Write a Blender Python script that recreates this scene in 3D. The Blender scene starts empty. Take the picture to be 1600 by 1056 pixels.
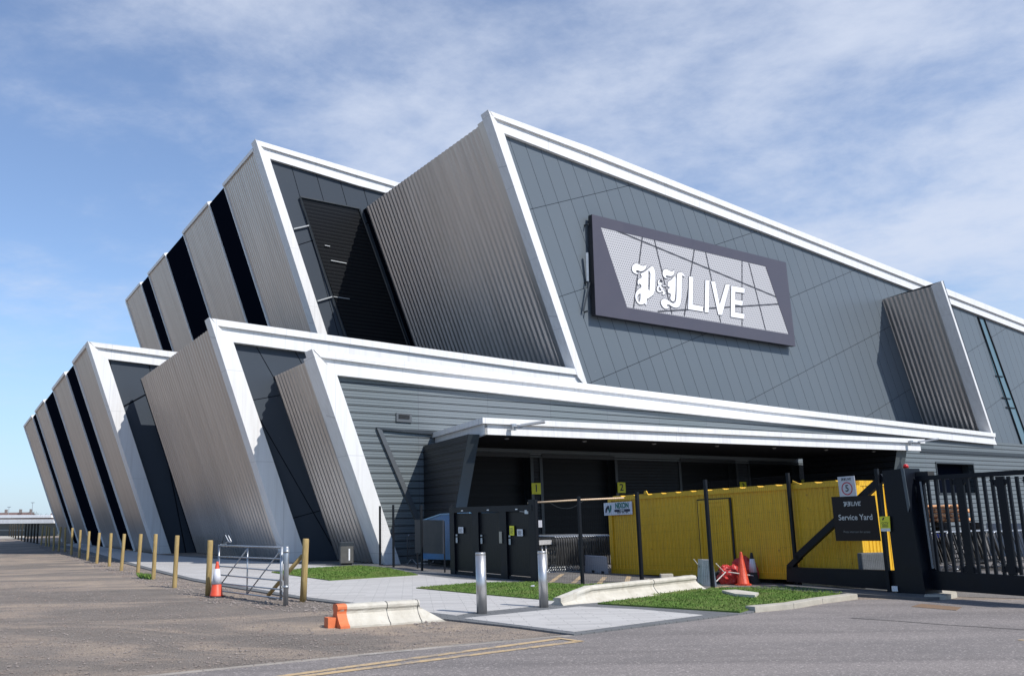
import bpy, bmesh, math, random
from math import radians, degrees, sin, cos, atan2, sqrt, pi
from mathutils import Vector, Matrix
from mathutils.geometry import tessellate_polygon
random.seed(7)
SC = bpy.context.scene

# ------------------------------------------------------------------ camera
EYE = 1.75
CX, CY = 688.0, 528.0                       # principal point in the 1600x1056 frame
_v = Vector((565.0-CX, -6500.0-CY)); _L = _v.length; IMG_UP = _v/_L
_d = -((Vector((620.0, 807.0))-Vector((CX, CY))).dot(IMG_UP))
FPX = sqrt(_L*_d); PITCH = atan2(_d, FPX)
IMG_R = Vector((-IMG_UP.y, IMG_UP.x))
if IMG_R.x < 0: IMG_R = -IMG_R
FWD = Vector((0, cos(PITCH), sin(PITCH))); UPC = Vector((0, -sin(PITCH), cos(PITCH))); RT = Vector((1, 0, 0))
CAM = Vector((0, 0, EYE))

def ray(x, y):
    p = Vector((x-CX, y-CY))
    return FWD*FPX + RT*p.dot(IMG_R) + UPC*p.dot(IMG_UP)
def hit(p, pl):
    P0, N = pl[0], pl[1]
    r = ray(*p); t = (P0-CAM).dot(N)/r.dot(N)
    return CAM + r*t
def gnd(x, y, z=0.0): return hit((x, y), (Vector((0, 0, z)), Vector((0, 0, 1))))
def hor(x, y):
    r = ray(x, y); r.z = 0; return r.normalized()
def vplane(a, b):
    d = (b-a); d.z = 0; d.normalize()
    return (a.copy(), Vector((d.y, -d.x, 0)), d)

cam_d = bpy.data.cameras.new("camera"); cam = bpy.data.objects.new("camera", cam_d)
SC.collection.objects.link(cam); SC.camera = cam
cam_d.sensor_fit = 'HORIZONTAL'; cam_d.sensor_width = 36.0; cam_d.lens = FPX/1600.0*36.0
cam_d.shift_x = (800.0-CX)/1600.0; cam_d.shift_y = 0.0
cam_d.clip_start = 0.1; cam_d.clip_end = 6000
# camera axes: image x axis and y axis as world vectors (roll included)
cxw = RT*IMG_R.x + UPC*IMG_UP.x
cyw = -(RT*IMG_R.y + UPC*IMG_UP.y)
M = Matrix.Identity(3)
M.col[0] = cxw; M.col[1] = cyw; M.col[2] = -FWD
cam.matrix_world = Matrix.Translation(CAM) @ M.to_4x4()

# ------------------------------------------------------------------ light
SUN_AZ, SUN_EL = radians(132), radians(47)
SUNDIR = Vector((sin(SUN_AZ)*cos(SUN_EL), cos(SUN_AZ)*cos(SUN_EL), sin(SUN_EL)))
sd = bpy.data.lights.new("sun", 'SUN'); sd.energy = 4.6; sd.angle = radians(0.53); sd.color = (1.0, 0.955, 0.89)
so = bpy.data.objects.new("sun", sd); SC.collection.objects.link(so)
so.rotation_euler = SUNDIR.to_track_quat('Z', 'Y').to_euler(); so.location = (30, -30, 60)
W = bpy.data.worlds.new("World"); SC.world = W; W.use_nodes = True
nt = W.node_tree; N_ = nt.nodes; L_ = nt.links
for n in list(N_): N_.remove(n)
def wn(t, **k):
    n = N_.new(t)
    for a, b in k.items(): setattr(n, a, b)
    return n
out = wn('ShaderNodeOutputWorld'); bg = wn('ShaderNodeBackground'); bg.inputs['Strength'].default_value = 0.105
sky = wn('ShaderNodeTexSky', sky_type='NISHITA'); sky.sun_disc = False
sky.sun_elevation = SUN_EL; sky.sun_rotation = SUN_AZ; sky.air_density = 1.0; sky.dust_density = 0.2; sky.ozone_density = 2.0
tc = wn('ShaderNodeTexCoord'); sep = wn('ShaderNodeSeparateXYZ'); L_.new(tc.outputs['Generated'], sep.inputs[0])
def wm(op, a, b=None):
    n = wn('ShaderNodeMath', operation=op)
    for i, v in enumerate((a, b)):
        if v is None: continue
        if isinstance(v, (int, float)): n.inputs[i].default_value = v
        else: L_.new(v, n.inputs[i])
    return n.outputs[0]
zc = wm('ADD', wm('MAXIMUM', sep.outputs[2], 0.0), 0.16)
cmb = wn('ShaderNodeCombineXYZ')
L_.new(wm('DIVIDE', sep.outputs[0], zc), cmb.inputs[0]); L_.new(wm('DIVIDE', sep.outputs[1], zc), cmb.inputs[1])
mp = wn('ShaderNodeMapping'); mp.inputs['Rotation'].default_value = (0, 0, radians(35)); mp.inputs['Scale'].default_value = (1.0, 1.1, 1)
mp.inputs['Location'].default_value = (3.4, 1.3, 0)
L_.new(cmb.outputs[0], mp.inputs[0])
n1 = wn('ShaderNodeTexNoise'); n1.inputs['Scale'].default_value = 1.5; n1.inputs['Detail'].default_value = 12; n1.inputs['Roughness'].default_value = 0.62; n1.inputs['Distortion'].default_value = 0.15
n2 = wn('ShaderNodeTexNoise'); n2.inputs['Scale'].default_value = 5.5; n2.inputs['Detail'].default_value = 12; n2.inputs['Roughness'].default_value = 0.66; n2.inputs['Distortion'].default_value = 0.2
L_.new(mp.outputs[0], n1.inputs[0]); L_.new(mp.outputs[0], n2.inputs[0])
cl = wm('ADD', wm('MULTIPLY', n1.outputs[0], 0.78), wm('MULTIPLY', n2.outputs[0], 0.22))
# more cloud toward the right part of the sky
side = wm('ADD', wm('MULTIPLY', sep.outputs[0], 0.18), wm('MULTIPLY', sep.outputs[2], 0.08))
cl = wm('ADD', cl, wm('SUBTRACT', side, 0.0))
rp = wn('ShaderNodeValToRGB'); rp.color_ramp.interpolation = 'EASE'
rp.color_ramp.elements[0].position = 0.38; rp.color_ramp.elements[0].color = (0.10, 0.10, 0.10, 1)
rp.color_ramp.elements[1].position = 0.74; rp.color_ramp.elements[1].color = (0.88, 0.88, 0.88, 1)
L_.new(cl, rp.inputs[0])
hz = wn('ShaderNodeMapRange'); hz.inputs[1].default_value = 0.0; hz.inputs[2].default_value = 0.25
L_.new(sep.outputs[2], hz.inputs[0])
fr = wn('ShaderNodeMapRange'); fr.inputs[1].default_value = -0.1; fr.inputs[2].default_value = 0.35; fr.inputs[3].default_value = 0.15   # cloud thinned in the unseen sky behind the camera to lower fill light
L_.new(sep.outputs[1], fr.inputs[0])
msk = wm('MULTIPLY', wm('MULTIPLY', rp.outputs[0], hz.outputs[0]), fr.outputs[0])
hr = wn('ShaderNodeMapRange'); hr.inputs[1].default_value = 0.22; hr.inputs[2].default_value = 0.0; hr.inputs[3].default_value = 0.0; hr.inputs[4].default_value = 0.75
L_.new(sep.outputs[2], hr.inputs[0])
hm = wn('ShaderNodeMixRGB'); L_.new(hr.outputs[0], hm.inputs[0]); tn = wn('ShaderNodeMixRGB', blend_type='MULTIPLY'); tn.inputs[0].default_value = 1.0; L_.new(sky.outputs[0], tn.inputs[1]); tn.inputs[2].default_value = (1.15, 1.28, 1.45, 1)
L_.new(tn.outputs[0], hm.inputs[1]); hm.inputs[2].default_value = (3.5, 5.1, 7.2, 1)
mx = wn('ShaderNodeMixRGB'); L_.new(msk, mx.inputs[0]); L_.new(hm.outputs[0], mx.inputs[1]); mx.inputs[2].default_value = (6.2, 6.8, 8.1, 1)
L_.new(mx.outputs[0], bg.inputs[0]); L_.new(bg.outputs[0], out.inputs[0])
SC.view_settings.view_transform = 'Standard'; SC.view_settings.look = 'None'; SC.view_settings.exposure = 0.12; SC.view_settings.gamma = 1.0

# ------------------------------------------------------------------ materials
def mat(name, col=(0.5, 0.5, 0.5), rough=0.6, metal=0.0, spec=0.5):
    m = bpy.data.materials.new(name); m.use_nodes = True
    b = m.node_tree.nodes['Principled BSDF']
    b.inputs['Base Color'].default_value = (*col, 1); b.inputs['Roughness'].default_value = rough; b.inputs['Metallic'].default_value = metal
    b.inputs['Specular IOR Level'].default_value = spec
    return m
class NB:
    def __init__(s, m): s.m = m; s.t = m.node_tree; s.b = s.t.nodes['Principled BSDF']
    def n(s, t, **k):
        n = s.t.nodes.new(t)
        for a, b in k.items(): setattr(n, a, b)
        return n
    def l(s, a, b): s.t.links.new(a, b)
    def co(s, kind='Object', scale=None, rot=None):
        c = s.n('ShaderNodeTexCoord').outputs[kind]
        if scale or rot:
            mp = s.n('ShaderNodeMapping')
            if scale: mp.inputs['Scale'].default_value = scale
            if rot: mp.inputs['Rotation'].default_value = rot
            s.l(c, mp.inputs[0]); return mp.outputs[0]
        return c
    def noise(s, co, sc, det=5, ro=0.55, dist=0.0):
        n = s.n('ShaderNodeTexNoise'); n.inputs['Scale'].default_value = sc; n.inputs['Detail'].default_value = det
        n.inputs['Roughness'].default_value = ro; n.inputs['Distortion'].default_value = dist; s.l(co, n.inputs[0]); return n.outputs[0]
    def ramp(s, v, stops):
        r = s.n('ShaderNodeValToRGB'); e = r.color_ramp.elements
        while len(e) < len(stops): e.new(0.5)
        for i, (p, c) in enumerate(stops):
            e[i].position = p; e[i].color = (*c, 1) if len(c) == 3 else c
        s.l(v, r.inputs[0]); return r.outputs[0]
    def math(s, op, a, b=None, c=None):
        n = s.n('ShaderNodeMath', operation=op)
        for i, v in enumerate((a, b, c)):
            if v is None: continue
            if isinstance(v, (int, float)): n.inputs[i].default_value = v
            else: s.l(v, n.inputs[i])
        return n.outputs[0]
    def mix(s, f, a, b, bt='MIX'):
        n = s.n('ShaderNodeMixRGB', blend_type=bt)
        for i, v in enumerate((f, a, b)):
            if isinstance(v, (int, float)): n.inputs[i].default_value = v
            elif isinstance(v, tuple): n.inputs[i].default_value = (*v, 1)
            else: s.l(v, n.inputs[i])
        return n.outputs[0]
    def bump(s, h, st=0.3, d=0.02):
        n = s.n('ShaderNodeBump'); n.inputs['Strength'].default_value = st; n.inputs['Distance'].default_value = d
        s.l(h, n.inputs['Height']); s.l(n.outputs[0], s.b.inputs['Normal'])
    def base(s, c): s.l(c, s.b.inputs['Base Color'])
    def rough(s, c): s.l(c, s.b.inputs['Roughness'])

def dirtied(name, col, rough=0.6, metal=0.0, amt=0.25, sc=3.0, spec=0.5, bump=0.0, kind='Object'):
    m = mat(name, col, rough, metal, spec); b = NB(m); co = b.co(kind)
    f = b.noise(co, sc, 6, 0.6); g = b.noise(co, sc*9, 4, 0.6)
    v = b.math('ADD', b.math('MULTIPLY', f, 0.65), b.math('MULTIPLY', g, 0.35))
    lo = tuple(c*(1-amt) for c in col); hi = tuple(min(1, c*(1+amt*0.6)) for c in col)
    b.base(b.ramp(v, [(0.3, lo), (0.7, hi)]))
    b.rough(b.math('ADD', b.math('MULTIPLY', f, 0.25), max(0.02, rough-0.12)))
    if bump: b.bump(g, bump, 0.01)
    return m

def line_mask(b, coord, pitch, off, width):
    # 1 inside a joint line
    v = b.math('FRACT', b.math('DIVIDE', b.math('SUBTRACT', coord, off-50*pitch), pitch))
    return b.math('LESS_THAN', v, width/pitch)

# white cladding: faint joints, faint streaks
def m_white():
    m = mat('white_cladding', (0.74, 0.74, 0.745), 0.42); b = NB(m)
    uv = b.co('UV'); s = b.n('ShaderNodeSeparateXYZ'); b.l(uv, s.inputs[0])
    j = b.math('MAXIMUM', line_mask(b, s.outputs[0], 3.05, 0.9, 0.022), b.math('MULTIPLY', line_mask(b, s.outputs[1], 3.6, 0.4, 0.022), 1.0))
    cell = b.n('ShaderNodeCombineXYZ'); b.l(b.math('FLOOR', b.math('DIVIDE', b.math('SUBTRACT', s.outputs[0], 0.9), 3.05)), cell.inputs[0])
    wn_ = b.n('ShaderNodeTexWhiteNoise'); b.l(cell.outputs[0], wn_.inputs[0])
    streak = b.noise(b.co('Object', (2.2, 2.2, 0.12)), 2.6, 6, 0.65); big = b.noise(b.co('Object'), 0.7, 6, 0.6)
    c = b.ramp(streak, [(0.34, (0.66, 0.65, 0.64)), (0.5, (0.73, 0.73, 0.725)), (0.7, (0.77, 0.77, 0.775))])
    c = b.mix(b.math('MULTIPLY', big, 0.22), c, (0.62, 0.61, 0.60)); c = b.mix(b.math('MULTIPLY', wn_.outputs[0], 0.16), c, (0.62, 0.63, 0.64))
    b.base(b.mix(j, c, (0.54, 0.54, 0.54)))
    b.bump(b.math('SUBTRACT', b.math('MULTIPLY', b.noise(b.co('Object'), 0.9, 3), 0.5), j), 0.12, 0.03)
    return m
WHITE = m_white()
def m_silver():
    m = mat('corrugated_aluminium', (0.5, 0.48, 0.46), 0.4, 0.85); b = NB(m)
    co = b.co('UV', (1.6, 0.12, 1)); f = b.noise(co, 1.0, 5, 0.6)
    b.base(b.ramp(f, [(0.3, (0.50, 0.478, 0.458)), (0.7, (0.62, 0.597, 0.577))]))
    b.rough(b.math('ADD', b.math('MULTIPLY', b.noise(co, 2.3, 3), 0.14), 0.30))
    return m
SILVER = m_silver()
def m_panel():
    m = mat('grey_rainscreen_panel', (0.1, 0.12, 0.14), 0.4, 0, 0.22); b = NB(m)
    s = b.n('ShaderNodeSeparateXYZ'); b.l(b.co('UV'), s.inputs[0]); U, Z = s.outputs[0], s.outputs[1]
    a = radians(22.0); x = b.math('ADD', b.math('MULTIPLY', U, cos(a)), b.math('MULTIPLY', Z, sin(a)))
    a2 = radians(20.6); y = b.math('ADD', b.math('MULTIPLY', U, -sin(a2)), b.math('MULTIPLY', Z, cos(a2)))
    m1 = line_mask(b, x, 0.99, 17.67, 0.028); m2 = line_mask(b, y, 4.85, 2.5, 0.03)
    mk = b.math('MAXIMUM', m1, m2)
    # slight tone change from panel to panel
    cell = b.n('ShaderNodeCombineXYZ'); b.l(b.math('FLOOR', b.math('DIVIDE', b.math('SUBTRACT', x, 17.67), 0.99)), cell.inputs[0])
    b.l(b.math('FLOOR', b.math('DIVIDE', b.math('SUBTRACT', y, 2.5), 4.85)), cell.inputs[1])
    wn_ = b.n('ShaderNodeTexWhiteNoise'); b.l(cell.outputs[0], wn_.inputs[0])
    f = b.noise(b.co('Object'), 0.35, 6, 0.6)
    c = b.mix(b.math('MULTIPLY', wn_.outputs[0], 0.5), (0.112, 0.136, 0.16), (0.125, 0.148, 0.171))
    c = b.mix(b.math('MULTIPLY', f, 0.35), c, (0.14, 0.16, 0.175))
    sp = b.math('GREATER_THAN', b.noise(b.co('Object'), 5.5, 2, 0.5), 0.77)
    c = b.mix(b.math('MULTIPLY', sp, 0.35), c, (0.3, 0.31, 0.32))
    b.base(b.mix(mk, c, (0.012, 0.016, 0.022)))
    b.rough(b.math('ADD', b.math('MULTIPLY', f, 0.15), 0.27))
    b.bump(b.math('SUBTRACT', 1.0, mk), 0.5, 0.03)
    return m
PANEL = m_panel()
PANEL2 = m_panel()  # copy of the panel, darkened to paint in the recess shade
PANEL2.name = 'shade_toned_panel'
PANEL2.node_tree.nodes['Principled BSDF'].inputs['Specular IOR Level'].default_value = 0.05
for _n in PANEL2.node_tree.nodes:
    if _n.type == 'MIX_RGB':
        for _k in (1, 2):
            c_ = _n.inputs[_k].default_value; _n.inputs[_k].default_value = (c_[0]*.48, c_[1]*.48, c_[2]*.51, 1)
def m_siding(name='grey_ribbed_siding', pitch=0.284, off=0.03):
    m = mat(name, (0.1, 0.12, 0.125), 0.45, 0, 0.2); b = NB(m)
    s = b.n('ShaderNodeSeparateXYZ'); b.l(b.co('UV'), s.inputs[0]); U, Z = s.outputs[0], s.outputs[1]
    v = b.math('FRACT', b.math('DIVIDE', b.math('ADD', Z, off), pitch))
    gap = b.math('LESS_THAN', v, 0.11)
    rib = b.math('FRACT', b.math('MULTIPLY', v, 3.0))
    ribh = b.math('ABSOLUTE', b.math('SUBTRACT', rib, 0.5))
    vj = line_mask(b, U, 3.5, 1.75, 0.02)
    cell = b.n('ShaderNodeCombineXYZ'); b.l(b.math('FLOOR', b.math('DIVIDE', b.math('SUBTRACT', U, 1.75), 3.5)), cell.inputs[0])
    wn_ = b.n('ShaderNodeTexWhiteNoise'); b.l(cell.outputs[0], wn_.inputs[0])
    c = b.mix(wn_.outputs[0], (0.115, 0.142, 0.152), (0.135, 0.153, 0.17))
    c = b.mix(b.math('MULTIPLY', ribh, 0.9), c, (0.21, 0.235, 0.25))
    c = b.mix(b.math('MULTIPLY', vj, 0.4), c, (0.03, 0.035, 0.04))
    b.base(b.mix(gap, c, (0.014, 0.017, 0.02)))
    h = b.math('SUBTRACT', b.math('ADD', 0.6, b.math('MULTIPLY', ribh, 0.8)), b.math('MULTIPLY', gap, 1.2))
    b.bump(h, 0.9, 0.03)
    return m
SIDING = m_siding()
DSIDING = m_siding('dock_shade_siding', 0.142, 0.03)  # siding colours cut down to stand for the shade under the canopy
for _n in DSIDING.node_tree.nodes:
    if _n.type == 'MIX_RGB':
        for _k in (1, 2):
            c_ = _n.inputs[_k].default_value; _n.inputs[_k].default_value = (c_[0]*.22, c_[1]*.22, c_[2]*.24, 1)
WSID = m_siding('wing_shade_siding')  # another darkened copy, canopy shade carried in the wing wall colour
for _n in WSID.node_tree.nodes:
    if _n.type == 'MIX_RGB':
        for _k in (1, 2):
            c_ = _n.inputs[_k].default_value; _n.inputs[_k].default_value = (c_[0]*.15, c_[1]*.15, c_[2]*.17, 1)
def m_louvre(name, col, col2, pitch):
    m = mat(name, col, 0.4, 0, 0.12); b = NB(m)
    s = b.n('ShaderNodeSeparateXYZ'); b.l(b.co('UV'), s.inputs[0])
    v = b.math('FRACT', b.math('DIVIDE', s.outputs[1], pitch))
    b.base(b.mix(b.math('LESS_THAN', v, 0.3), col, col2)); b.bump(v, 0.5, 0.03)
    return m
LOUVRE = m_louvre('dark_louvre', (0.008, 0.009, 0.011), (0.017, 0.019, 0.021), 0.24)
GLASSD = mat('blue_black_glazing', (0.004, 0.006, 0.012), 0.5, 0, 0.0)
SLIT = mat('slit_window_glass', (0.10, 0.17, 0.21), 0.15, 0, .3)
DARKTRIM = dirtied('dark_metal_trim', (0.028, 0.034, 0.04), 0.4, 0.0, 0.2, 2.0)
SOFFIT = mat('black_soffit', (0.008, 0.008, 0.010), 0.7, 0, 0.2)
DOORM = m_louvre('dark_dock_door', (0.007, 0.008, 0.010), (0.010, 0.011, 0.013), 0.5)
NAVY = dirtied('navy_black_steel', (0.005, 0.007, 0.012), 0.4, 0.0, 0.3, 4.0, 0.18)
FENCE = mat('black_fence_steel', (0.008, 0.010, 0.014), 0.5, 0, 0.2)
TRIMW = mat('bright_trim', (0.8, 0.8, 0.8), 0.4)
SIGNF = dirtied('aubergine_sign_panel', (0.068, 0.062, 0.08), 0.35, 0, 0.08, 0.6)
SIGNB = mat('sign_box_side', (0.012, 0.014, 0.02), 0.5)
def m_dots():
    m = mat('perforated_screen', (0.5, 0.5, 0.5), 0.5); b = NB(m)
    s = b.n('ShaderNodeSeparateXYZ'); b.l(b.co('UV'), s.inputs[0])
    p = 0.16
    x = b.math('DIVIDE', s.outputs[0], p); y = b.math('DIVIDE', s.outputs[1], p*0.9)
    odd = b.math('MULTIPLY', b.math('MODULO', b.math('FLOOR', b.math('ADD', y, 1000.0)), 2.0), 0.5)
    fx = b.math('SUBTRACT', b.math('FRACT', b.math('ADD', x, odd)), 0.5); fy = b.math('SUBTRACT', b.math('FRACT', y), 0.5)
    r = b.math('SQRT', b.math('ADD', b.math('MULTIPLY', fx, fx), b.math('MULTIPLY', fy, fy)))
    b.base(b.mix(b.math('LESS_THAN', r, 0.30), (0.45, 0.445, 0.46), (0.22, 0.22, 0.23)))
    return m
DOTS = m_dots()
LETTER = mat('white_letter_face', (0.84, 0.84, 0.86), 0.45)
BLACKL = mat('black_lettering', (0.02, 0.02, 0.022), 0.5)
YELLOWS = dirtied('yellow_sign_face', (0.68, 0.66, 0.03), 0.5, 0, 0.12, 4)
GALV = dirtied('galvanised_steel', (0.42, 0.44, 0.46), 0.4, 0.75, 0.25, 8)
STAIN = dirtied('brushed_stainless', (0.52, 0.51, 0.5), 0.33, 0.8, 0.12, 6)
def m_wood():
    m = mat('treated_timber', (0.36, 0.25, 0.1), 0.8); b = NB(m)
    co = b.co('Object', (9, 9, 1.1)); f = b.noise(co, 3.0, 6, 0.65, 0.6); k = b.noise(b.co('Object'), 5.0, 4)
    rnd = b.n('ShaderNodeObjectInfo').outputs['Random']
    c = b.ramp(f, [(0.3, (0.20, 0.13, 0.05)), (0.5, (0.38, 0.26, 0.10)), (0.72, (0.48, 0.36, 0.16))])
    c = b.mix(b.math('MULTIPLY', k, 0.3), c, (0.25, 0.25, 0.1))
    b.base(b.mix(b.math('MULTIPLY', rnd, 0.35), c, (0.30, 0.2, 0.08))); b.bump(f, 0.4, 0.01)
    return m
WOOD = m_wood()
DWOOD = dirtied('dark_timber_and_shade', (0.035, 0.03, 0.022), 0.8, 0, 0.3, 4)  # dark timber; on far posts and door gap the dark stands for shade
def m_concrete():
    m = mat('weathered_concrete', (0.5, 0.47, 0.41), 0.85); b = NB(m); co = b.co('Object')
    f = b.noise(co, 1.6, 8, 0.65); g = b.noise(co, 40, 3); st = b.noise(b.co('Object', (3, 3, 0.5)), 2.5, 5)
    c = b.ramp(f, [(0.3, (0.40, 0.37, 0.31)), (0.55, (0.56, 0.53, 0.46)), (0.75, (0.62, 0.60, 0.54))])
    c = b.mix(b.math('MULTIPLY', g, 0.3), c, (0.33, 0.30, 0.24))
    c = b.mix(b.ramp(st, [(0.55, (0, 0, 0)), (0.75, (0.4, 0.4, 0.4))]), c, (0.30, 0.25, 0.17))
    b.base(c); b.bump(b.math('ADD', b.math('MULTIPLY', f, 0.5), b.math('MULTIPLY', g, 0.5)), 0.35, 0.02)
    return m
CONC = m_concrete()
KERB = dirtied('pale_kerb_concrete', (0.42, 0.39, 0.33), 0.85, 0, 0.25, 4, bump=0.3)
DCONC = dirtied('damp_dark_concrete', (0.10, 0.10, 0.10), 0.8, 0, 0.3, 3, bump=0.3)
ORANGE = dirtied('sprayed_orange_paint', (0.66, 0.17, 0.06), 0.7, 0, 0.25, 9, bump=0.2)
CONER = dirtied('red_cone_plastic', (0.66, 0.075, 0.03), 0.5, 0, 0.2, 9)
CONEW = dirtied('reflective_sleeve', (0.66, 0.66, 0.7), 0.5, 0, 0.12, 12)
RUBBER = mat('black_rubber', (0.02, 0.02, 0.02), 0.8)
YELLOWC = dirtied('yellow_container_paint', (0.74, 0.42, 0.012), 0.5, 0, 0.16, 1.2)
b = NB(YELLOWC); _src = b.b.inputs['Base Color'].links[0].from_socket
_st = b.noise(b.co('Object', (7, 7, .5)), 1.6, 6, .7); _rs = b.noise(b.co('Object'), 3.2, 8, .75)
_c = b.mix(b.ramp(_st, [(.54, (0, 0, 0)), (.72, (.45, .45, .45))]), _src, (.36, .20, .02))
b.base(b.mix(b.ramp(_rs, [(.63, (0, 0, 0)), (.68, (.8, .8, .8))]), _c, (.16, .07, .02)))
BLUE = dirtied('blue_painted_steel', (0.05, 0.20, 0.42), 0.5, 0, 0.18, 2)
BOARD = dirtied('dark_slate_board', (0.016, 0.022, 0.034), 0.55, 0, 0.12, 2)
WPLAST = dirtied('grubby_white_plastic', (0.62, 0.60, 0.57), 0.6, 0, 0.25, 6)
GPLAST = dirtied('grey_plastic', (0.33, 0.33, 0.32), 0.6, 0, 0.2, 5)
PAPER = mat('white_notice_paper', (0.62, 0.62, 0.66), 0.6)
DSIGN = mat('gloss_black_sign', (0.006, 0.004, 0.007), 0.3, 0, 0.2)
BROWNBAG = dirtied('terracotta_sandbag', (0.66, 0.33, 0.15), 0.85, 0, 0.35, 6, bump=0.4)
RUST = None

def m_dirt():
    m = mat('compacted_dirt', (0.2, 0.17, 0.14), 0.95, spec=0.2); b = NB(m); co = b.co('Object')
    big = b.noise(b.co('Object', (0.16, 0.34, 1), (0, 0, radians(-22))), 1.0, 8, 0.62, 1.1)
    mid = b.noise(co, 1.1, 7, 0.65, 0.3); fine = b.noise(co, 28, 5, 0.7)
    vo = b.n('ShaderNodeTexVoronoi'); vo.inputs['Scale'].default_value = 34; b.l(co, vo.inputs[0])
    vo2 = b.n('ShaderNodeTexVoronoi'); vo2.inputs['Scale'].default_value = 13; b.l(co, vo2.inputs[0])
    c = b.ramp(big, [(0.36, (0.10, 0.088, 0.08)), (0.46, (0.155, 0.132, 0.114)), (0.51, (0.30, 0.235, 0.185)), (0.62, (0.45, 0.345, 0.25))])
    c = b.mix(b.ramp(mid, [(0.38, (0, 0, 0)), (0.6, (0.6, 0.6, 0.6))]), c, (0.19, 0.165, 0.148))
    trk = b.noise(b.co('Object', (0.12, 1.6, 1), (0, 0, radians(-32))), 1.0, 5, 0.6)
    c = b.mix(b.ramp(trk, [(0.52, (0, 0, 0)), (0.68, (0.55, 0.55, 0.55))]), c, (0.13, 0.118, 0.108))
    c = b.mix(b.math('MULTIPLY', fine, 0.55), c, (0.36, 0.31, 0.26), 'MIX')
    dk = b.ramp(fine, [(0.30, (1, 1, 1)), (0.45, (0, 0, 0))]); c = b.mix(b.math('MULTIPLY', dk, 0.5), c, (0.06, 0.052, 0.045))
    sp = b.math('GREATER_THAN', vo.outputs['Color'], 0.83)
    c = b.mix(b.math('MULTIPLY', b.math('LESS_THAN', vo.outputs['Distance'], 0.30), b.math('MULTIPLY', sp, 0.7)), c, (0.42, 0.39, 0.36))
    sp2 = b.math('GREATER_THAN', vo2.outputs['Color'], 0.9)
    c = b.mix(b.math('MULTIPLY', b.math('LESS_THAN', vo2.outputs['Distance'], 0.2), sp2), c, (0.09, 0.08, 0.07))
    b.base(c)
    b.bump(b.math('ADD', b.math('MULTIPLY', mid, 1.2), b.math('ADD', b.math('MULTIPLY', fine, 0.6), b.math('MULTIPLY', vo.outputs['Distance'], 0.35))), 0.9, 0.06)
    return m
DIRT = m_dirt()
def m_asphalt(name, a, c2, yl=False):
    m = mat(name, a, 0.88, spec=0.3); b = NB(m); co = b.co('Object')
    big = b.noise(b.co('Object', (0.22, 0.8, 1), (0, 0, radians(-40))), 0.9, 6, 0.6, 0.4); fine = b.noise(co, 55, 4, 0.75)
    vo = b.n('ShaderNodeTexVoronoi'); vo.inputs['Scale'].default_value = 45; b.l(co, vo.inputs[0])
    c = b.ramp(big, [(0.33, a), (0.62, c2)])
    trk = b.noise(b.co('Object', (0.10, 1.3, 1), (0, 0, radians(-38))), 1.0, 6, 0.6)
    c = b.mix(b.ramp(trk, [(0.48, (0, 0, 0)), (0.66, (0.6, 0.6, 0.6))]), c, tuple(x*0.74 for x in a))
    pt = b.noise(co, 0.9, 8, 0.7); c = b.mix(b.ramp(pt, [(0.55, (0, 0, 0)), (0.7, (0.5, 0.5, 0.5))]), c, tuple(x*1.2 for x in c2))
    c = b.mix(b.ramp(fine, [(0.35, (0.75, 0.75, 0.75)), (0.62, (0, 0, 0))]), c, tuple(x*0.5 for x in a))
    c = b.mix(b.math('MULTIPLY', b.math('GREATER_THAN', vo.outputs['Color'], 0.8), 0.35), c, tuple(min(1, x*1.8) for x in c2))
    b.base(c); b.bump(b.math('ADD', fine, b.math('MULTIPLY', vo.outputs['Distance'], 0.5)), 0.5, 0.012)
    return m
ROADM = m_asphalt('worn_asphalt', (0.205, 0.186, 0.178), (0.28, 0.25, 0.235))
YARDM = m_asphalt('yard_asphalt', (0.15, 0.14, 0.135), (0.21, 0.195, 0.18))
def m_paving(name, cols, mortar, bw, bh, rot):
    m = mat(name, cols[0], 0.8, spec=0.3); b = NB(m)
    br = b.n('ShaderNodeTexBrick'); b.l(b.co('Object', None, (0, 0, rot)), br.inputs['Vector'])
    br.inputs['Scale'].default_value = 1.0; br.inputs['Brick Width'].default_value = bw; br.inputs['Row Height'].default_value = bh
    br.inputs['Mortar Size'].default_value = 0.006; br.inputs['Color1'].default_value = (*cols[0], 1); br.inputs['Color2'].default_value = (*cols[1], 1)
    br.inputs['Mortar'].default_value = (*mortar, 1); br.offset = 0.37
    # per-block tone, a few blocks much darker
    cell = b.n('ShaderNodeVectorMath', operation='DIVIDE'); cell.inputs[1].default_value = (bw*1.7, bh, 1)
    b.l(b.co('Object', None, (0, 0, rot)), cell.inputs[0]); fl = b.n('ShaderNodeVectorMath', operation='FLOOR'); b.l(cell.outputs[0], fl.inputs[0])
    wn_ = b.n('ShaderNodeTexWhiteNoise'); b.l(fl.outputs[0], wn_.inputs[0])
    c = b.mix(b.ramp(wn_.outputs[0], [(0.0, (0, 0, 0)), (0.75, (0.25, 0.25, 0.25)), (1.0, (0.8, 0.8, 0.8))]), br.outputs[0], cols[2])
    f = b.noise(b.co('Object'), 0.8, 6, 0.6); g = b.noise(b.co('Object'), 60, 3)
    c = b.mix(b.math('MULTIPLY', f, 0.3), c, tuple(x*0.75 for x in cols[0])); c = b.mix(b.math('MULTIPLY', g, 0.25), c, tuple(x*0.6 for x in cols[0]))
    b.base(c); b.bump(b.math('ADD', b.math('MULTIPLY', br.outputs['Fac'], -1.0), g), 0.3, 0.006)
    return m
U_AZ = None
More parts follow.
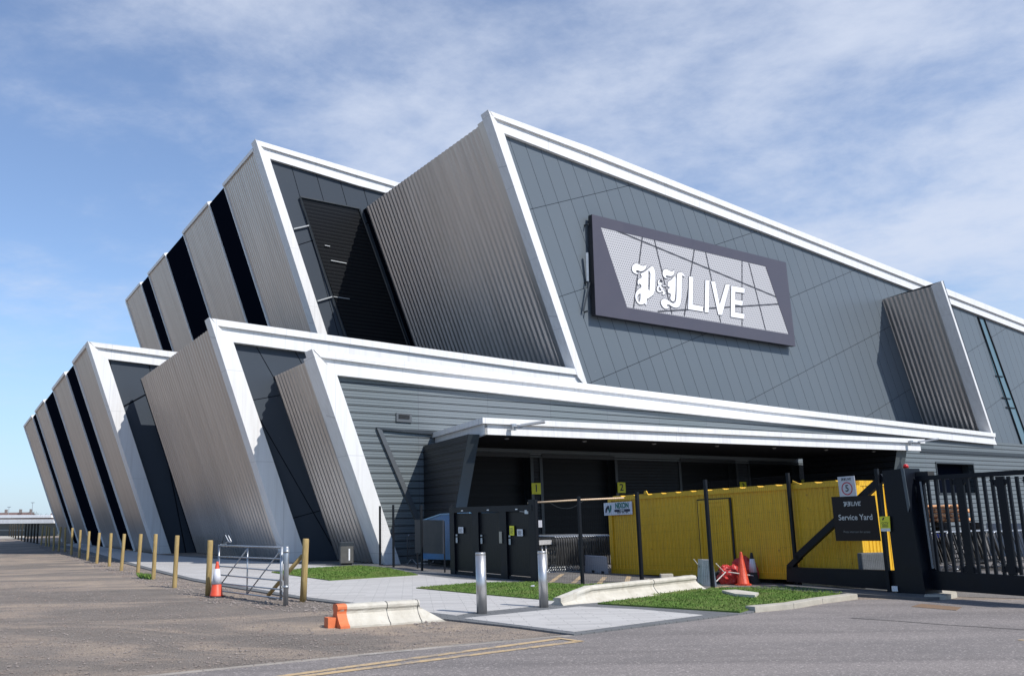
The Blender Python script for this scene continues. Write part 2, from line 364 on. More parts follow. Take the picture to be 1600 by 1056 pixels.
# ------------------------------------------------------------------ mesh helpers
class MB:
    def __init__(s): s.v = []; s.f = []; s.mi = []; s.mats = []; s.sm = []
    def mid(s, m):
        if m not in s.mats: s.mats.append(m)
        return s.mats.index(m)
    def add(s, vs, fs, m=None, smooth=False):
        o = len(s.v); s.v += [Vector(p) for p in vs]
        k = s.mid(m) if m else 0
        for f in fs: s.f.append([i+o for i in f]); s.mi.append(k); s.sm.append(smooth)
        return s
    def poly(s, pts, m=None): return s.add(pts, [list(range(len(pts)))], m)
    def prism(s, pts, vec, m=None, holes=None, mside=None):
        vec = Vector(vec); pts = [Vector(p) for p in pts]
        loops = [pts]+[[Vector(p) for p in h] for h in (holes or [])]
        flat = [p for l in loops for p in l]; n = len(flat)
        tris = tessellate_polygon(loops)
        vs = flat+[p+vec for p in flat]; fs = []
        for t in tris: fs.append(list(t)); fs.append([i+n for i in reversed(t)])
        s.add(vs, fs, m)
        o = 0; sf = []
        for l in loops:
            k = len(l)
            for i in range(k):
                a, b2 = o+i, o+(i+1) % k
                sf.append([a, b2, b2+n, a+n])
            o += k
        s.add(vs, sf, mside or m)
        return s
    def box(s, o, ax, ay, az, m=None):
        o, ax, ay, az = map(Vector, (o, ax, ay, az))
        vs = [o, o+ax, o+ax+ay, o+ay, o+az, o+ax+az, o+ax+ay+az, o+ay+az]
        return s.add(vs, [[0, 3, 2, 1], [4, 5, 6, 7], [0, 1, 5, 4], [1, 2, 6, 5], [2, 3, 7, 6], [3, 0, 4, 7]], m)
    def cbox(s, c, sx, sy, sz, m=None, rz=0.0):   # centre of the base
        c = Vector(c); X = Vector((cos(rz), sin(rz), 0)); Y = Vector((-sin(rz), cos(rz), 0))
        return s.box(c-X*sx/2-Y*sy/2, X*sx, Y*sy, Vector((0, 0, sz)), m)
    def tube(s, path, r, m=None, n=8, closed=False, cap=True):
        path = [Vector(p) for p in path]; k = len(path); vs = []; fs = []
        for i, p in enumerate(path):
            if closed: d = path[(i+1) % k]-path[i-1]
            else: d = path[min(i+1, k-1)]-path[max(i-1, 0)]
            d.normalize(); up = Vector((0, 0, 1)) if abs(d.z) < 0.9 else Vector((1, 0, 0))
            a = d.cross(up).normalized(); b2 = d.cross(a)
            rr = r[i] if isinstance(r, (list, tuple)) else r
            for j in range(n):
                t = 2*pi*j/n+pi/n; vs.append(p+a*cos(t)*rr+b2*sin(t)*rr)
        for i in range(k if closed else k-1):
            for j in range(n):
                a0 = i*n+j; a1 = i*n+(j+1) % n; b0 = ((i+1) % k)*n+j; b1 = ((i+1) % k)*n+(j+1) % n
                fs.append([a0, a1, b1, b0])
        s.add(vs, fs, m, n > 5)
        if cap and not closed: s.add(vs, [list(range(n))[::-1], [(k-1)*n+j for j in range(n)]], m)
        return s
    def lathe(s, prof, c=(0, 0, 0), n=24, m=None, smooth=True):
        c = Vector(c); vs = []; fs = []
        for (r, z) in prof:
            for j in range(n):
                t = 2*pi*j/n; vs.append(c+Vector((r*cos(t), r*sin(t), z)))
        for i in range(len(prof)-1):
            for j in range(n):
                fs.append([i*n+j, i*n+(j+1) % n, (i+1)*n+(j+1) % n, (i+1)*n+j])
        s.add(vs, fs, m, smooth); s.add(vs[-n:], [list(range(n))], m); s.add(vs[:n], [list(range(n))[::-1]], m)
        return s
    def build(s, name, m=None, parent=None, uvf=None, loc=None, bevel=0):
        off = Vector(loc) if loc is not None else (parent_world(parent) if parent else Vector((0, 0, 0)))
        me = bpy.data.meshes.new(name)
        me.from_pydata([tuple(p-off) for p in s.v], [], s.f); 
        for q in (s.mats if s.mats else [m]): me.materials.append(q)
        if s.mats:
            for i, p in enumerate(me.polygons): p.material_index = s.mi[i]
        for i, p in enumerate(me.polygons): p.use_smooth = s.sm[i]
        if uvf:
            ul = me.uv_layers.new(name='UVMap')
            for l in me.loops: ul.data[l.index].uv = uvf(s.v[l.vertex_index])
        me.update()
        bm = bmesh.new(); bm.from_mesh(me); bmesh.ops.remove_doubles(bm, verts=bm.verts, dist=1e-5) if not any(s.sm) or True else None
        bmesh.ops.recalc_face_normals(bm, faces=bm.faces)
        if bevel: bmesh.ops.bevel(bm, geom=[e for e in bm.edges if len(e.link_faces) == 2 and e.calc_face_angle(0) > 0.6], offset=bevel, segments=2, affect='EDGES', profile=0.6)
        bm.to_mesh(me); bm.free()
        o = bpy.data.objects.new(name, me); SC.collection.objects.link(o)
        if parent: o.parent = parent
        elif loc is not None: o.location = off
        return o
def parent_world(p):
    v = Vector((0, 0, 0))
    while p: v = v+p.location; p = p.parent
    return v
def tag(o, label=None, cat=None, group=None, kind=None):
    if label: o['label'] = label
    if cat: o['category'] = cat
    if group: o['group'] = group
    if kind: o['kind'] = kind
    return o
def thing(name, label, cat, loc=(0, 0, 0), group=None):
    o = bpy.data.objects.new(name, None); SC.collection.objects.link(o); o.location = loc; o.empty_display_size = 0.3
    return tag(o, label, cat, group)
def dup(root, loc, rz=0.0, label=None, scale=None, rot=None):
    r = root.copy(); SC.collection.objects.link(r); r.location = loc; r.rotation_euler = rot or (0, 0, rz)
    if scale: r.scale = scale
    if label: r['label'] = label
    for ch in root.children:
        c = ch.copy(); SC.collection.objects.link(c); c.parent = r
        for g in ch.children:
            d = g.copy(); SC.collection.objects.link(d); d.parent = c
    return r
def text_mesh(mb, txt, org, xd, yd, size, m, depth=0.004, align='CENTER', nrm=None, bold=0.0, sx=1.0):
    cu = bpy.data.curves.new('t', 'FONT'); cu.body = txt; cu.size = size; cu.align_x = align; cu.align_y = 'CENTER'; cu.offset = bold*size; cu.resolution_u = 3
    ob = bpy.data.objects.new('t', cu); SC.collection.objects.link(ob)
    dg = bpy.context.evaluated_depsgraph_get(); me = bpy.data.meshes.new_from_object(ob.evaluated_get(dg))
    vs = [org+xd*(v.co.x*sx)+yd*v.co.y+(nrm*depth if nrm else Vector()) for v in me.vertices]
    mb.add(vs, [list(p.vertices) for p in me.polygons], m)
    bpy.data.objects.remove(ob); bpy.data.curves.remove(cu); bpy.data.meshes.remove(me)
Z = Vector((0, 0, 1))
ORD = ['first', 'second', 'third', 'fourth', 'fifth', 'sixth', 'seventh', 'eighth', 'ninth', 'tenth', 'eleventh', 'twelfth', 'thirteenth', 'fourteenth', 'fifteenth', 'sixteenth', 'seventeenth', 'eighteenth', 'nineteenth', 'twentieth', 'twenty-first', 'twenty-second', 'twenty-third', 'twenty-fourth']

# ------------------------------------------------------------------ building frame
u = hor(2755, 769); w = hor(-110, 820); G3 = gnd(600, 882)
NN = Vector((u.y, -u.x, 0))                 # outward normal of the front planes (towards the camera side)
def PF(o): return (G3-NN*o, NN)             # front plane set back by o metres
def UV(p): d = p-G3; return (d.dot(u), p.z)
def fu(U, z, o): return G3+u*U-NN*o+Z*z
U_AZ = atan2(u.y, u.x)
O0, O2, O1 = 0.0, 4.4, 20.2
LIGHTP = m_paving('pale_granite_paving', [(0.47, 0.455, 0.44), (0.55, 0.535, 0.515), (0.36, 0.35, 0.34)], (0.20, 0.20, 0.19), 0.62, 0.17, radians(-2))
DARKP = m_paving('dark_granite_paving', [(0.145, 0.15, 0.155), (0.17, 0.175, 0.18), (0.11, 0.115, 0.12)], (0.06, 0.06, 0.06), 0.3, 0.15, radians(-2))

# ------------------------------------------------------------------ ground, roads, paving
def sheet(name, pts, z0, z1, m, kind='structure', skirt=True):
    mb = MB(); pts = [Vector((p.x, p.y, z0)) for p in pts]
    mb.prism(pts, (0, 0, z1-z0), m)
    o = mb.build(name, m); tag(o, kind=kind); return o
g = MB(); g.poly([(-1500, -300, 0), (1500, -300, 0), (1500, 3000, 0), (-1500, 3000, 0)]); tag(g.build('ground', DIRT), kind='structure')
K = [gnd(690, 1012), gnd(898, 993.5), gnd(1100, 968), gnd(1180, 957.5), gnd(1241, 951.5), gnd(1286, 943.5), gnd(1341, 936.5), gnd(1472, 936.5)]
kd = (gnd(400, 1041)-gnd(690, 1012)).normalized()
road = [K[0]+kd*30]+K+[Vector((11.5, 17.5, 0)), Vector((60, 8, 0)), Vector((60, -20, 0)), Vector((-25, -20, 0))]
sheet('road', road, -0.02, 0.006, ROADM)
yard = [gnd(594, 884), gnd(709, 897), gnd(834, 909), gnd(908, 914), gnd(1001, 911), gnd(1110, 919.5), gnd(1241, 917), gnd(1395, 929), Vector((11.5, 17.52, 0)), Vector((60, 8.02, 0)), fu(75, 0, -1), fu(0.3, 0, -0.05)]
sheet('yard', yard, -0.02, 0.008, YARDM)
back = [fu(-1, 0, 12), fu(-12, 0, 25), Vector((-48, 100, 0))]
pav = [gnd(30, 845), gnd(95, 856), gnd(150, 868), gnd(186, 878), gnd(234, 891), gnd(300, 907.5), gnd(350, 916.5), gnd(477, 937.5), gnd(565, 948), gnd(690, 968.5), gnd(808, 981.5), gnd(897, 993.4),
       gnd(1100, 967.6), gnd(1178, 957.4), gnd(1183, 948), gnd(1236, 939), gnd(1285, 933), gnd(1323, 927), gnd(1241, 918), gnd(1110, 920.5), gnd(1001, 912), gnd(908, 915), gnd(834, 910), gnd(709, 898), gnd(594, 885)]+[fu(0, 0, 0.1), fu(-0.5, 0, 5), fu(-3, 0, 20)]+back[2:]
sheet('pavement', pav, -0.02, 0.028, DARKP)
L1 = [gnd(*p, 0.032) for p in [(100, 850), (186, 873.5), (234, 886.5), (300, 902.5), (350, 911), (477, 932), (565, 942.5), (712, 961), (730, 957.2), (880, 941.5), (900, 939), (900, 914), (831, 910.5), (709, 903.5), (652, 897), (600, 888), (480, 882), (300, 870), (245, 866), (120, 848)]]
sheet('paving', L1, 0.020, 0.033, LIGHTP)
L2 = [gnd(*p, 0.033) for p in [(724, 965), (896, 986.3), (1098, 960), (1000, 951.3), (906, 946.7)]]
sheet('front_paving', L2, 0.020, 0.033, LIGHTP)
# double yellow lines and yard hatching
def worn(name, c, k):
    m = mat(name, c, .85, spec=.2); b = NB(m); f = b.noise(b.co('Object'), 3.0, 8, .7); g = b.noise(b.co('Object'), 45, 4, .7)
    v = b.math('ADD', b.math('MULTIPLY', f, .6), b.math('MULTIPLY', g, .4)); b.base(b.ramp(v, [(k-.05, (.22, .2, .185)), (k+.05, c)])); return m
YLINE = worn('worn_yellow_paint', (0.48, 0.35, 0.20), .47); WLINE = worn('worn_white_paint', (0.42, 0.40, 0.36), .54)
ml = MB()
def strip(pts, wd, z, m):
    pts = [Vector((p.x, p.y, 0)) for p in pts]
    for a, b in zip(pts, pts[1:]):
        d = (b-a); d.normalize(); n = Vector((-d.y, d.x, 0))*wd/2
        ml.poly([a-n+Z*z, b-n+Z*z, b+n+Z*z, a+n+Z*z], m)
a0, a1 = gnd(872, 998.5), gnd(680, 1024.5); b0, b1 = gnd(905, 1002.3), gnd(680, 1031)
strip([a0, a1, a1+(a1-a0).normalized()*30], 0.13, 0.011, YLINE); strip([b0, b1, b1+(b1-b0).normalized()*30], 0.13, 0.011, YLINE)
strip([gnd(870, 997.5), gnd(910, 1003)], 0.09, 0.015, YLINE)
strip([gnd(708, 1008), gnd(880, 995)], 0.05, 0.010, WLINE); strip([gnd(560, 1025), gnd(640, 1017)], 0.07, 0.010, WLINE)
strip([gnd(1592, 1000), gnd(1640, 1004)], 0.1, 0.011, YLINE)
for xa, ya, xb, yb in [(859, 911, 879, 897), (896, 911, 909, 900), (936, 912, 945, 902), (979, 911, 983, 900), (1085, 923, 1140, 915.5)]:
    strip([gnd(xa, ya), gnd(xb, yb)], 0.13, 0.013, YLINE)
tag(ml.build('road_markings', None), kind='structure')
mj = MB(); ml2 = ml; ml = mj
DARKLINE = mat('dark_road_line', (0.035, 0.033, 0.032), 0.8)
strip([gnd(1330, 966), gnd(1400, 970.5), gnd(1470, 976), gnd(1540, 980.5), gnd(1680, 989)], 0.035, 0.012, DARKLINE)  # thin dark line across the road
tag(mj.build('road_dark_line', None), kind='structure')
# flush kerb between dirt and road, and raised pale kerb by the gate
OLDK = dirtied('dirt_covered_kerb', (0.32, 0.285, 0.245), .9, 0, .35, 2.5, bump=.3)
kb = MB()
for a, b in zip([K[0]+kd*30]+K[:1], K[:2]):
    d = (b-a).normalized(); n = Vector((-d.y, d.x, 0))
    if n.y < 0: n = -n
    kb.box(a-Z*0.05, b-a, n*0.13, Z*0.058, OLDK)
kb2 = MB()
lo = [gnd(*p) for p in [(1180, 956.6), (1241, 950.8), (1286, 942.8), (1341, 935.6)]]
for i, (a, b) in enumerate(zip(lo, lo[1:])):
    d = (b-a); ln = d.length; d.normalize(); n = Vector((-d.y, d.x, 0))
    if n.y < 0: n = -n
    k = max(1, round(ln/0.9))
    for j in range(k):
        s0 = a+d*(ln*j/k+0.006); kb2.box(s0-Z*0.02, d*(ln/k-0.012), n*0.22, Z*(0.12 if j < k or i < 2 else 0.06), KERB)
tag(kb.build('road_edge_kerb', None), kind='structure')
ok = kb2.build('kerb', None, bevel=0.012); tag(ok, kind='structure')

# ------------------------------------------------------------------ the arena building
AR = thing('arena_building', 'huge angular arena with leaning white fins, ribbed silver walls and dark grey panels', 'building', (G3.x, G3.y, 0))
P2, P0, P1 = PF(O2), PF(O0), PF(O1)
def drop(p, q):            # continue the edge p->q down to the ground
    d = q-p; return p+d*(p.z/(p.z-q.z)) - Z*0.0
def H(pl, *ps): return [hit(p, pl) for p in ps]
class Side:
    def __init__(s, top, low):
        s.A, s.B = top, low; s.L = (top-low).normalized(); s.L = s.L/s.L.z
        n = s.L.cross(w).normalized()
        if n.dot(u) > 0: n = -n
        s.n = n; s.F0 = low-s.L*low.z
        s.pl = (s.A, n)
    def st(s, p):          # pixel -> (distance back along w, height)
        P = hit(p, s.pl); d = P-s.F0-s.L*P.z
        return d.dot(w), P.z
    def at(s, t, z, out=0.0): return s.F0+w*t+s.L*z+s.n*out
def corr(side, t0, t1, zt, zb, name='corrugated_wall', pitch=0.35, amp=0.10, base=-0.16, m=None, parent=AR):
    mb = MB(); prof = []
    n = max(1, round((t1-t0)/pitch)); p = (t1-t0)/n
    for i in range(n):
        a = t0+i*p
        prof += [(a, base), (a+0.25*p, base+amp*.72), (a+0.5*p, base+amp*.72), (a+0.75*p, base)]
    prof.append((t1, base))
    vs = []; fs = []
    for (t, o) in prof: vs += [side.at(t, zb, o), side.at(t, zt(t), o)]
    for i in range(len(prof)-1): fs.append([2*i, 2*i+2, 2*i+3, 2*i+1])
    k = len(vs)
    for (t, o) in prof: vs += [side.at(t, zb, base-0.06), side.at(t, zt(t), base-0.06)]
    for i in range(len(prof)-1):
        fs.append([k+2*i, k+2*i+1, k+2*i+3, k+2*i+2]); fs.append([2*i+1, 2*i+3, k+2*i+3, k+2*i+1])
    mb.add(vs, fs, m or SILVER)
    return mb.build(name, None, parent, lambda P: ((P-side.F0).dot(w)*1.0, P.z))
def flat(side, t0, t1, zt, zb, out, m, name, th=0.15, uv=True):
    mb = MB(); pts = [side.at(t0, zb, out), side.at(t1, zb, out), side.at(t1, zt(t1), out), side.at(t0, zt(t0), out)]
    mb.prism(pts, side.n*-th, m); return mb.build(name, None, AR, lambda P: ((P-side.F0).dot(w), P.z))
def lin(t0, z0, t1, z1): return lambda t: z0+(z1-z0)*(t-t0)/(t1-t0)

# --- three nested front frames (fins + fascias)
def fin(pts, T, name='leaning_fin', o=0.0, m=WHITE):
    mb = MB(); mb.prism([p+NN*o for p in pts], w*T, m)
    return mb.build(name, None, AR, UV)
def strips(edge_top, edge_bot, pl, proud, th, name='fascia'):
    pts = H(pl, *edge_top)+H(pl, *edge_bot)[::-1]
    mb = MB(); mb.prism([p+NN*proud for p in pts], -NN*(th+proud), WHITE)
    return mb.build(name, None, AR, UV)
# fin 3 (front, right of the entrance)
t3, l3 = H(P0, (484.8, 546.1), (600, 882))
S3 = Side(t3, l3)
r3 = H(P0, (523.7, 585.5), (622.5, 879)); fin([t3+Z*0.0, r3[0], drop(*r3), drop(t3, l3)], 0.75, o=0.132)
z0t, z0z = S3.st((473.7, 566.8)); z1t, z1z = S3.st((425, 589))
corr(S3, 1.02, z1t+0.12, lin(z0t, z0z, z1t, z1z), 0.0, pitch=0.36, amp=0.12)
flat(S3, 0.60, 1.04, lambda t: z0z+0.12, 0.0, -0.05, WHITE, 'corner_panel')
# fascia 3: upper strip, lower strip
g2 = [(499, 559), (670, 580.8), (840, 600), (1020, 621.6), (1200, 643.7), (1400, 665.8), (1552.6, 682.6)]
strips([(488, 547.2), (533, 552.3), (640, 566.3), (918, 600.2), (1020, 612.8), (1200, 634.8), (1400, 658.5), (1552.4, 676.9)], [(510, 570.5)]+g2[0:1]+g2[1:], P0, 0.13, 0.5)
strips([(499, 558)]+[(x, y-1) for x, y in g2[1:]], [(523.7, 585.5), (670, 602), (840, 620.8), (1000, 638.3), (1200, 658.8), (1400, 678.8), (1557.7, 694.6)], P0, 0.0, 0.5)
# fin 2 and fascia 2
t2, l2 = H(P2, (325.2, 496.3), (448.5, 880)); S2 = Side(t2, l2)
r2 = H(P2, (362.3, 534), (479.5, 880)); fin([t2, r2[0], drop(*r2), drop(t2, l2)], 0.73, o=0.132)
a_t, a_z = S2.st((322, 516)); b_t, b_z = S2.st((218, 592))
corr(S2, 0.58, b_t+0.25, lin(a_t, a_z, b_t, b_z), 0.0, pitch=0.40, amp=0.11)
flat(S2, b_t+0.25, b_t+0.75, lin(a_t, a_z, b_t, b_z), 0.0, -0.2, GLASSD, 'reveal')
g1 = [(337.8, 509.5), (500, 532), (670, 555.6), (840, 578.8), (905, 586.6)]
strips([(329, 498.3), (470, 518), (500, 522.4), (640, 541.5), (840, 568.8), (899.5, 577)], g1, P2, 0.13, 0.6)
strips([(x, y-1) for x, y in g1], [(362.3, 534), (479, 549.6), (640, 571), (921, 604)], P2, 0.0, 0.6)
# fin A and its roof fascia (same plane as frame 2)
tA, lA = H(P2, (760, 173), (899.5, 577)); SA = Side(tA, lA)
rA = H(P2, (784, 206.7), (918, 600.5)); fin([tA, rA[0], rA[1]-Z*0.4, lA-Z*0.4], 0.73, o=0.142)
aa, ab = SA.st((744.5, 199)); ba, bb = SA.st((571, 324))
corr(SA, 1.15, ba+0.2, lin(aa, ab, ba, bb), 7.5, pitch=0.42, amp=0.12)
flat(SA, 0.58, 1.17, lambda t: ab+0.1, 7.5, -0.06, SILVER, 'corner_panel')
flat(SA, ba+0.2, ba+0.9, lin(aa, ab, ba, bb), 7.5, -0.2, GLASSD, 'reveal')
gA = [(769, 184.8), (920, 241.8), (1200, 351.5), (1400, 430.5), (1480, 462), (1640, 524)]
tAe = [(760, 173), (920, 232), (1200, 344), (1400, 423), (1457.5, 445.5), (1600, 499.5), (1640, 514.5)]
tAe = [(763.5, 175.5), (920, 231.6), (1200, 343.6), (1400, 422), (1480, 453.2), (1640, 516)]
strips(tAe, gA, P2, 0.14, 0.6)
strips([(x, y-1) for x, y in gA], [(784, 206.7), (920, 259.4), (1200, 365.2), (1400, 442.7), (1480, 472.5), (1600, 518.5), (1640, 534)], P2, 0.0, 0.6)
# main grey panel wall
mb = MB(); pl = PF(O2+0.2)
mb.prism(H(pl, (775, 190), (920, 246), (1200, 357), (1400, 436), (1640, 530), (1760, 577))+[fu(75, 3.0, O2+0.2), fu(13, 3.0, O2+0.2)]+H(pl, (905, 590)), -NN*0.3, PANEL)
mb.build('panel_wall', None, AR, UV)
# slit window in the right part
mb = MB(); pl = PF(O2+0.17)
sw = H(pl, (1529, 497), (1536.7, 498.5), (1570, 594), (1609, 697), (1597, 697), (1554.6, 580))
mb.prism(sw, -NN*0.05, SLIT); o = mb.build('slit_window', None, AR, UV)
mb = MB()
for a, b in [((1528, 495), (1598, 698)), ((1537, 497), (1609, 697))]:
    A, B = H(PF(O2+0.14), a, b); mb.tube([A, B], 0.07, FENCE, 4)
for a, b in [((1528, 496), (1537, 498)), ((1556, 587), (1567, 588.5)), ((1566, 621), (1579, 623)), ((1572, 636), (1586, 637.5))]:
    A, B = H(PF(O2+0.14), a, b); mb.tube([A, B], 0.05, FENCE, 4)
mb.build('frame', None, o)
# right wedge fin R
tR, lR = H(P0, (1470, 440), (1547, 672)); SR = Side(tR, lR)
ra, rb = SR.st((1457, 445)); rc, rd = SR.st((1375, 467))
corr(SR, 0.75, rc+0.25, lin(ra, rb-0.1, rc, rd-0.1), 6.0, pitch=0.34, amp=0.1)
flat(SR, 0.0, 0.78, lambda t: tR.z-0.15*t, 6.2, -0.04, WHITE, 'leaning_fin', th=0.2)
mb = MB(); mb.prism([SR.at(0, 6.2, -.24), SR.at(O2+0.3, 6.2, -.24), SR.at(O2+0.3, rd-0.1, -.24), SR.at(0, tR.z, -.24)], u*0.1, DARKTRIM); mb.build('wedge_back', None, AR)
# entrance glazing panel between fin 2 and fin 3
mb = MB(); pl = PF(O2+0.25)
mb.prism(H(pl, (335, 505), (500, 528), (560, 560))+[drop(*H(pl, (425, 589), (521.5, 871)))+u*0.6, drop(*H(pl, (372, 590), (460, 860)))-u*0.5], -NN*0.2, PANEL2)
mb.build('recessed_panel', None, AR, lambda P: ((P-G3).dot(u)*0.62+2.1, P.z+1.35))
mb = MB()
# wall B (upper left) : fin, bands
PB = PF(O1)
tB, lB = H(PB, (397.5, 218.2), (494.5, 520.5)); SB = Side(tB, lB)
rB = H(PB, (419.6, 247.4), (509.8, 523.2)); eB = (rB[1]-rB[0]); fin([tB, rB[0], rB[1]+eB*0.35, lB+(lB-tB)*0.35], 0.84, o=0.142)
gB = [(405, 228.5), (560, 273.5), (660, 302.5)]
strips([(400, 220.2), (560, 268.0), (660, 298)], [(404.5, 228.7), (560, 276), (660, 305.5)], PB, 0.14, 0.6)
strips([(404, 227.7), (560, 275), (660, 304.5)], [(419.6, 247.4), (560, 290.1), (603.6, 301.6), (660, 318)], PB, 0.0, 0.6)
mb = MB(); pl = PF(O1+0.2)
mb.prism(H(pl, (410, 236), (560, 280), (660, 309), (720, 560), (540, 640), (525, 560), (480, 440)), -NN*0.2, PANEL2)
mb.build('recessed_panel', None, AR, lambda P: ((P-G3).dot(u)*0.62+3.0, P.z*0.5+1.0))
mb = MB(); pl = PF(O1+0.12)
lv = H(pl, (469.5, 308), (560.5, 326), (640, 540), (660, 620), (570, 620), (545, 530)); mb.prism(lv, -NN*0.05, LOUVRE); o = mb.build('dark_louvre', None, AR, UV)
mb = MB(); pl = PF(O1+0.06)
for a, b, r in [((469, 307.5), (519.5, 463.5), 0.07), ((519.5, 463.5), (560, 590), 0.07), ((469, 307.5), (561.5, 326), 0.06), ((561.5, 326), (640, 548), 0.06)]: mb.tube(H(pl, a, b), r, DARKTRIM, 4)
for a, b, r in [((459, 357.7), (482.5, 352.5), 0.05), ((496, 470.3), (519.5, 463.5), 0.05), ((507.5, 383.5), (515.5, 385), 0.035), ((517, 407), (541, 411.5), 0.04), ((521, 463.5), (546, 467), 0.03)]: mb.tube(H(pl, a, b), r, mat('pale_rail', (0.4, 0.42, 0.43), 0.5), 4)
mb.build('rail', None, o)
topsB = [(392, 241), (348.6, 291), (325.8, 320), (286, 367.5), (258.4, 400.5), (232.3, 433), (220.5, 447), (196.5, 471)]
def banded(S, tops, zb, first, lip=0.18):
    ts = [S.st(p) for p in tops]; ts[0] = (first, ts[0][1])
    z0, z1 = ts[0][1], ts[-1][1]; zt = lin(ts[0][0], z0, ts[-1][0], z1)
    for i in range(len(ts)-1):
        a, b = ts[i][0], ts[i+1][0]
        if i % 2 == 0:
            corr(S, a, b, zt, zb, pitch=0.36, amp=0.1)
            flat(S, a-0.03, a+0.09, zt, zb, 0.0, TRIMW, 'edge_trim', th=0.2); flat(S, b-0.09, b+0.03, zt, zb, 0.0, TRIMW, 'edge_trim', th=0.2)
            mb = MB(); mb.prism([S.at(a, zt(a), 0.03), S.at(b, zt(b), 0.03), S.at(b, zt(b)+lip, 0.03), S.at(a, zt(a)+lip, 0.03)], S.n*-0.35, TRIMW); mb.build('parapet_cap', None, AR)
        else:
            flat(S, a, b, zt, zb, -0.10, GLASSD, 'dark_glazed_band', th=0.1)
    return ts, zt
tsB, ztB = banded(SB, topsB, 7.0, 0.7)
# wall 1 (lower left)
t1, l1 = H(P1, (136, 533.2), (243, 863)); S1 = Side(t1, l1)
r1 = H(P1, (167.2, 560.7), (265.3, 861)); fin([t1, r1[0], drop(*r1), drop(t1, l1)], 0.84, o=0.142)
strips([(139, 534.4), (274.5, 550.5), (330, 557.5)], [(146.5, 542.3), (265, 558.3), (330, 567)], P1, 0.14, 0.6)
strips([(146, 541.4), (265, 557.4), (330, 566)], [(167.2, 560.7), (248.4, 570.8), (330, 581)], P1, 0.0, 0.6)
mb = MB(); pl = PF(O1+0.2)
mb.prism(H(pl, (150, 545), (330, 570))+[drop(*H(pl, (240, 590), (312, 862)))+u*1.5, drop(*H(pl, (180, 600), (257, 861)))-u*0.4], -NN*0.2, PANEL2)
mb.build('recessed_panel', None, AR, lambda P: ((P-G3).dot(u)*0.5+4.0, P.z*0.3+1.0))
topsL = [(129, 548), (116, 575), (103.3, 589.5), (83.6, 614.5), (70, 632), (57, 650), (51, 654.7), (37.5, 667.5)]
ts1, zt1 = banded(S1, topsL, 0.0, 0.7, 0.14)
# roofs and hidden returns
mb = MB()
def roofq(pts): mb.prism(pts, (0, 0, -0.4), DARKTRIM)
q = lambda S, t, z, d=-.6: S.at(t, z, d)
roofq([SA.at(0.7, tA.z-1.3, -.8), hit((1640, 516), P2)-Z*1.2-NN*.4, hit((1640, 516), P2)-Z*1.0-NN*30, SA.at(ba, tA.z-1.6, -.8)])
roofq([SB.at(0.8, tB.z-1.4, -.6), SB.at(0.8, tB.z-3.4, -.6)+u*40, SB.at(tsB[-1][0], ztB(tsB[-1][0])-1.4, -.6)+u*30, SB.at(tsB[-1][0], ztB(tsB[-1][0])-1.2, -.6)])
roofq([S2.at(0.6, t2.z-0.9, -.6), hit((905, 586), P2)-Z*0.4-NN*.5, SA.at(ba, 7.6, -.6), S2.at(b_t, b_z-0.6, -.6)])
roofq([S1.at(0.7, t1.z-1.0, -.6), S1.at(.7, t1.z-1.6, -.6)+u*14, S1.at(ts1[-1][0], zt1(ts1[-1][0])-1.0, -.6)+u*20, S1.at(ts1[-1][0], zt1(ts1[-1][0])-1.0, -.6)])
roofq([S3.at(.6, t3.z-0.5, -.5), hit((1552, 677), P0)-Z*.3-NN*.3, hit((1552, 677), P0)-Z*.3-NN*4.4, S3.at(z1t, z1z-.4, -.5)])
mb.build('roof', None, AR)
mb = MB()
eb = SB.at(tsB[-1][0], ztB(tsB[-1][0]), 0); mb.prism([SB.at(tsB[-1][0], 7, -.1), eb, eb+u*30, SB.at(tsB[-1][0], 7, -.1)+u*30], w*0.3, SILVER)
e1 = S1.at(ts1[-1][0], zt1(ts1[-1][0]), 0); mb.prism([S1.at(ts1[-1][0], 0, -.1), e1, e1+u*30, S1.at(ts1[-1][0], 0, -.1)+u*30], w*0.3, SILVER)
mb.build('rear_wall', None, AR, UV)

# --- loading-bay front: siding, doors, wing walls
OS = 0.22; PS = PF(OS)
pxU = lambda x, y=760: (hit((x, y), PS)-G3).dot(u)
zdoor = hit((900, 716), PS).z
Uc = pxU(680, 740)
dock = [pxU(x) for x in (745, 829, 848, 961.5, 1065, 1151, 1173, 1250, 1265, 1392)]
Uend = 78.0
topz = lambda U: hit((523.7, 585.5), P0).z+0.25 + (hit((1557.7, 694.6), P0).z-hit((523.7, 585.5), P0).z)*(U+2)/50.0
mb = MB()
zl = hit((509, 575), PS); zlow = drop(zl, hit((611, 880), PS))
mb.prism([zl, fu(dock[1], topz(dock[1]), OS), fu(dock[1], zdoor, OS), fu(dock[0]-1.6, zdoor, OS), fu(dock[0]-1.6, 0, OS), zlow], -NN*0.3, SIDING)
for i in range(1, 9, 2):
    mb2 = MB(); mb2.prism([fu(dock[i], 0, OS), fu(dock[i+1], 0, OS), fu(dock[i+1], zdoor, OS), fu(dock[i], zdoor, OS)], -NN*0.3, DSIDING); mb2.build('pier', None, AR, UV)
mb.prism([fu(dock[1], zdoor, OS), fu(dock[9], zdoor, OS), fu(dock[9], topz(dock[9]), OS), fu(dock[1], topz(dock[1]), OS)], -NN*0.3, SIDING)
hU0, hU1 = (hit((1463, 728), PS)-G3).dot(u), (hit((1520, 728), PS)-G3).dot(u); hz0, hz1 = 2.6, hit((1490, 723.5), PS).z
ze = hit((1557, 693), PS).z
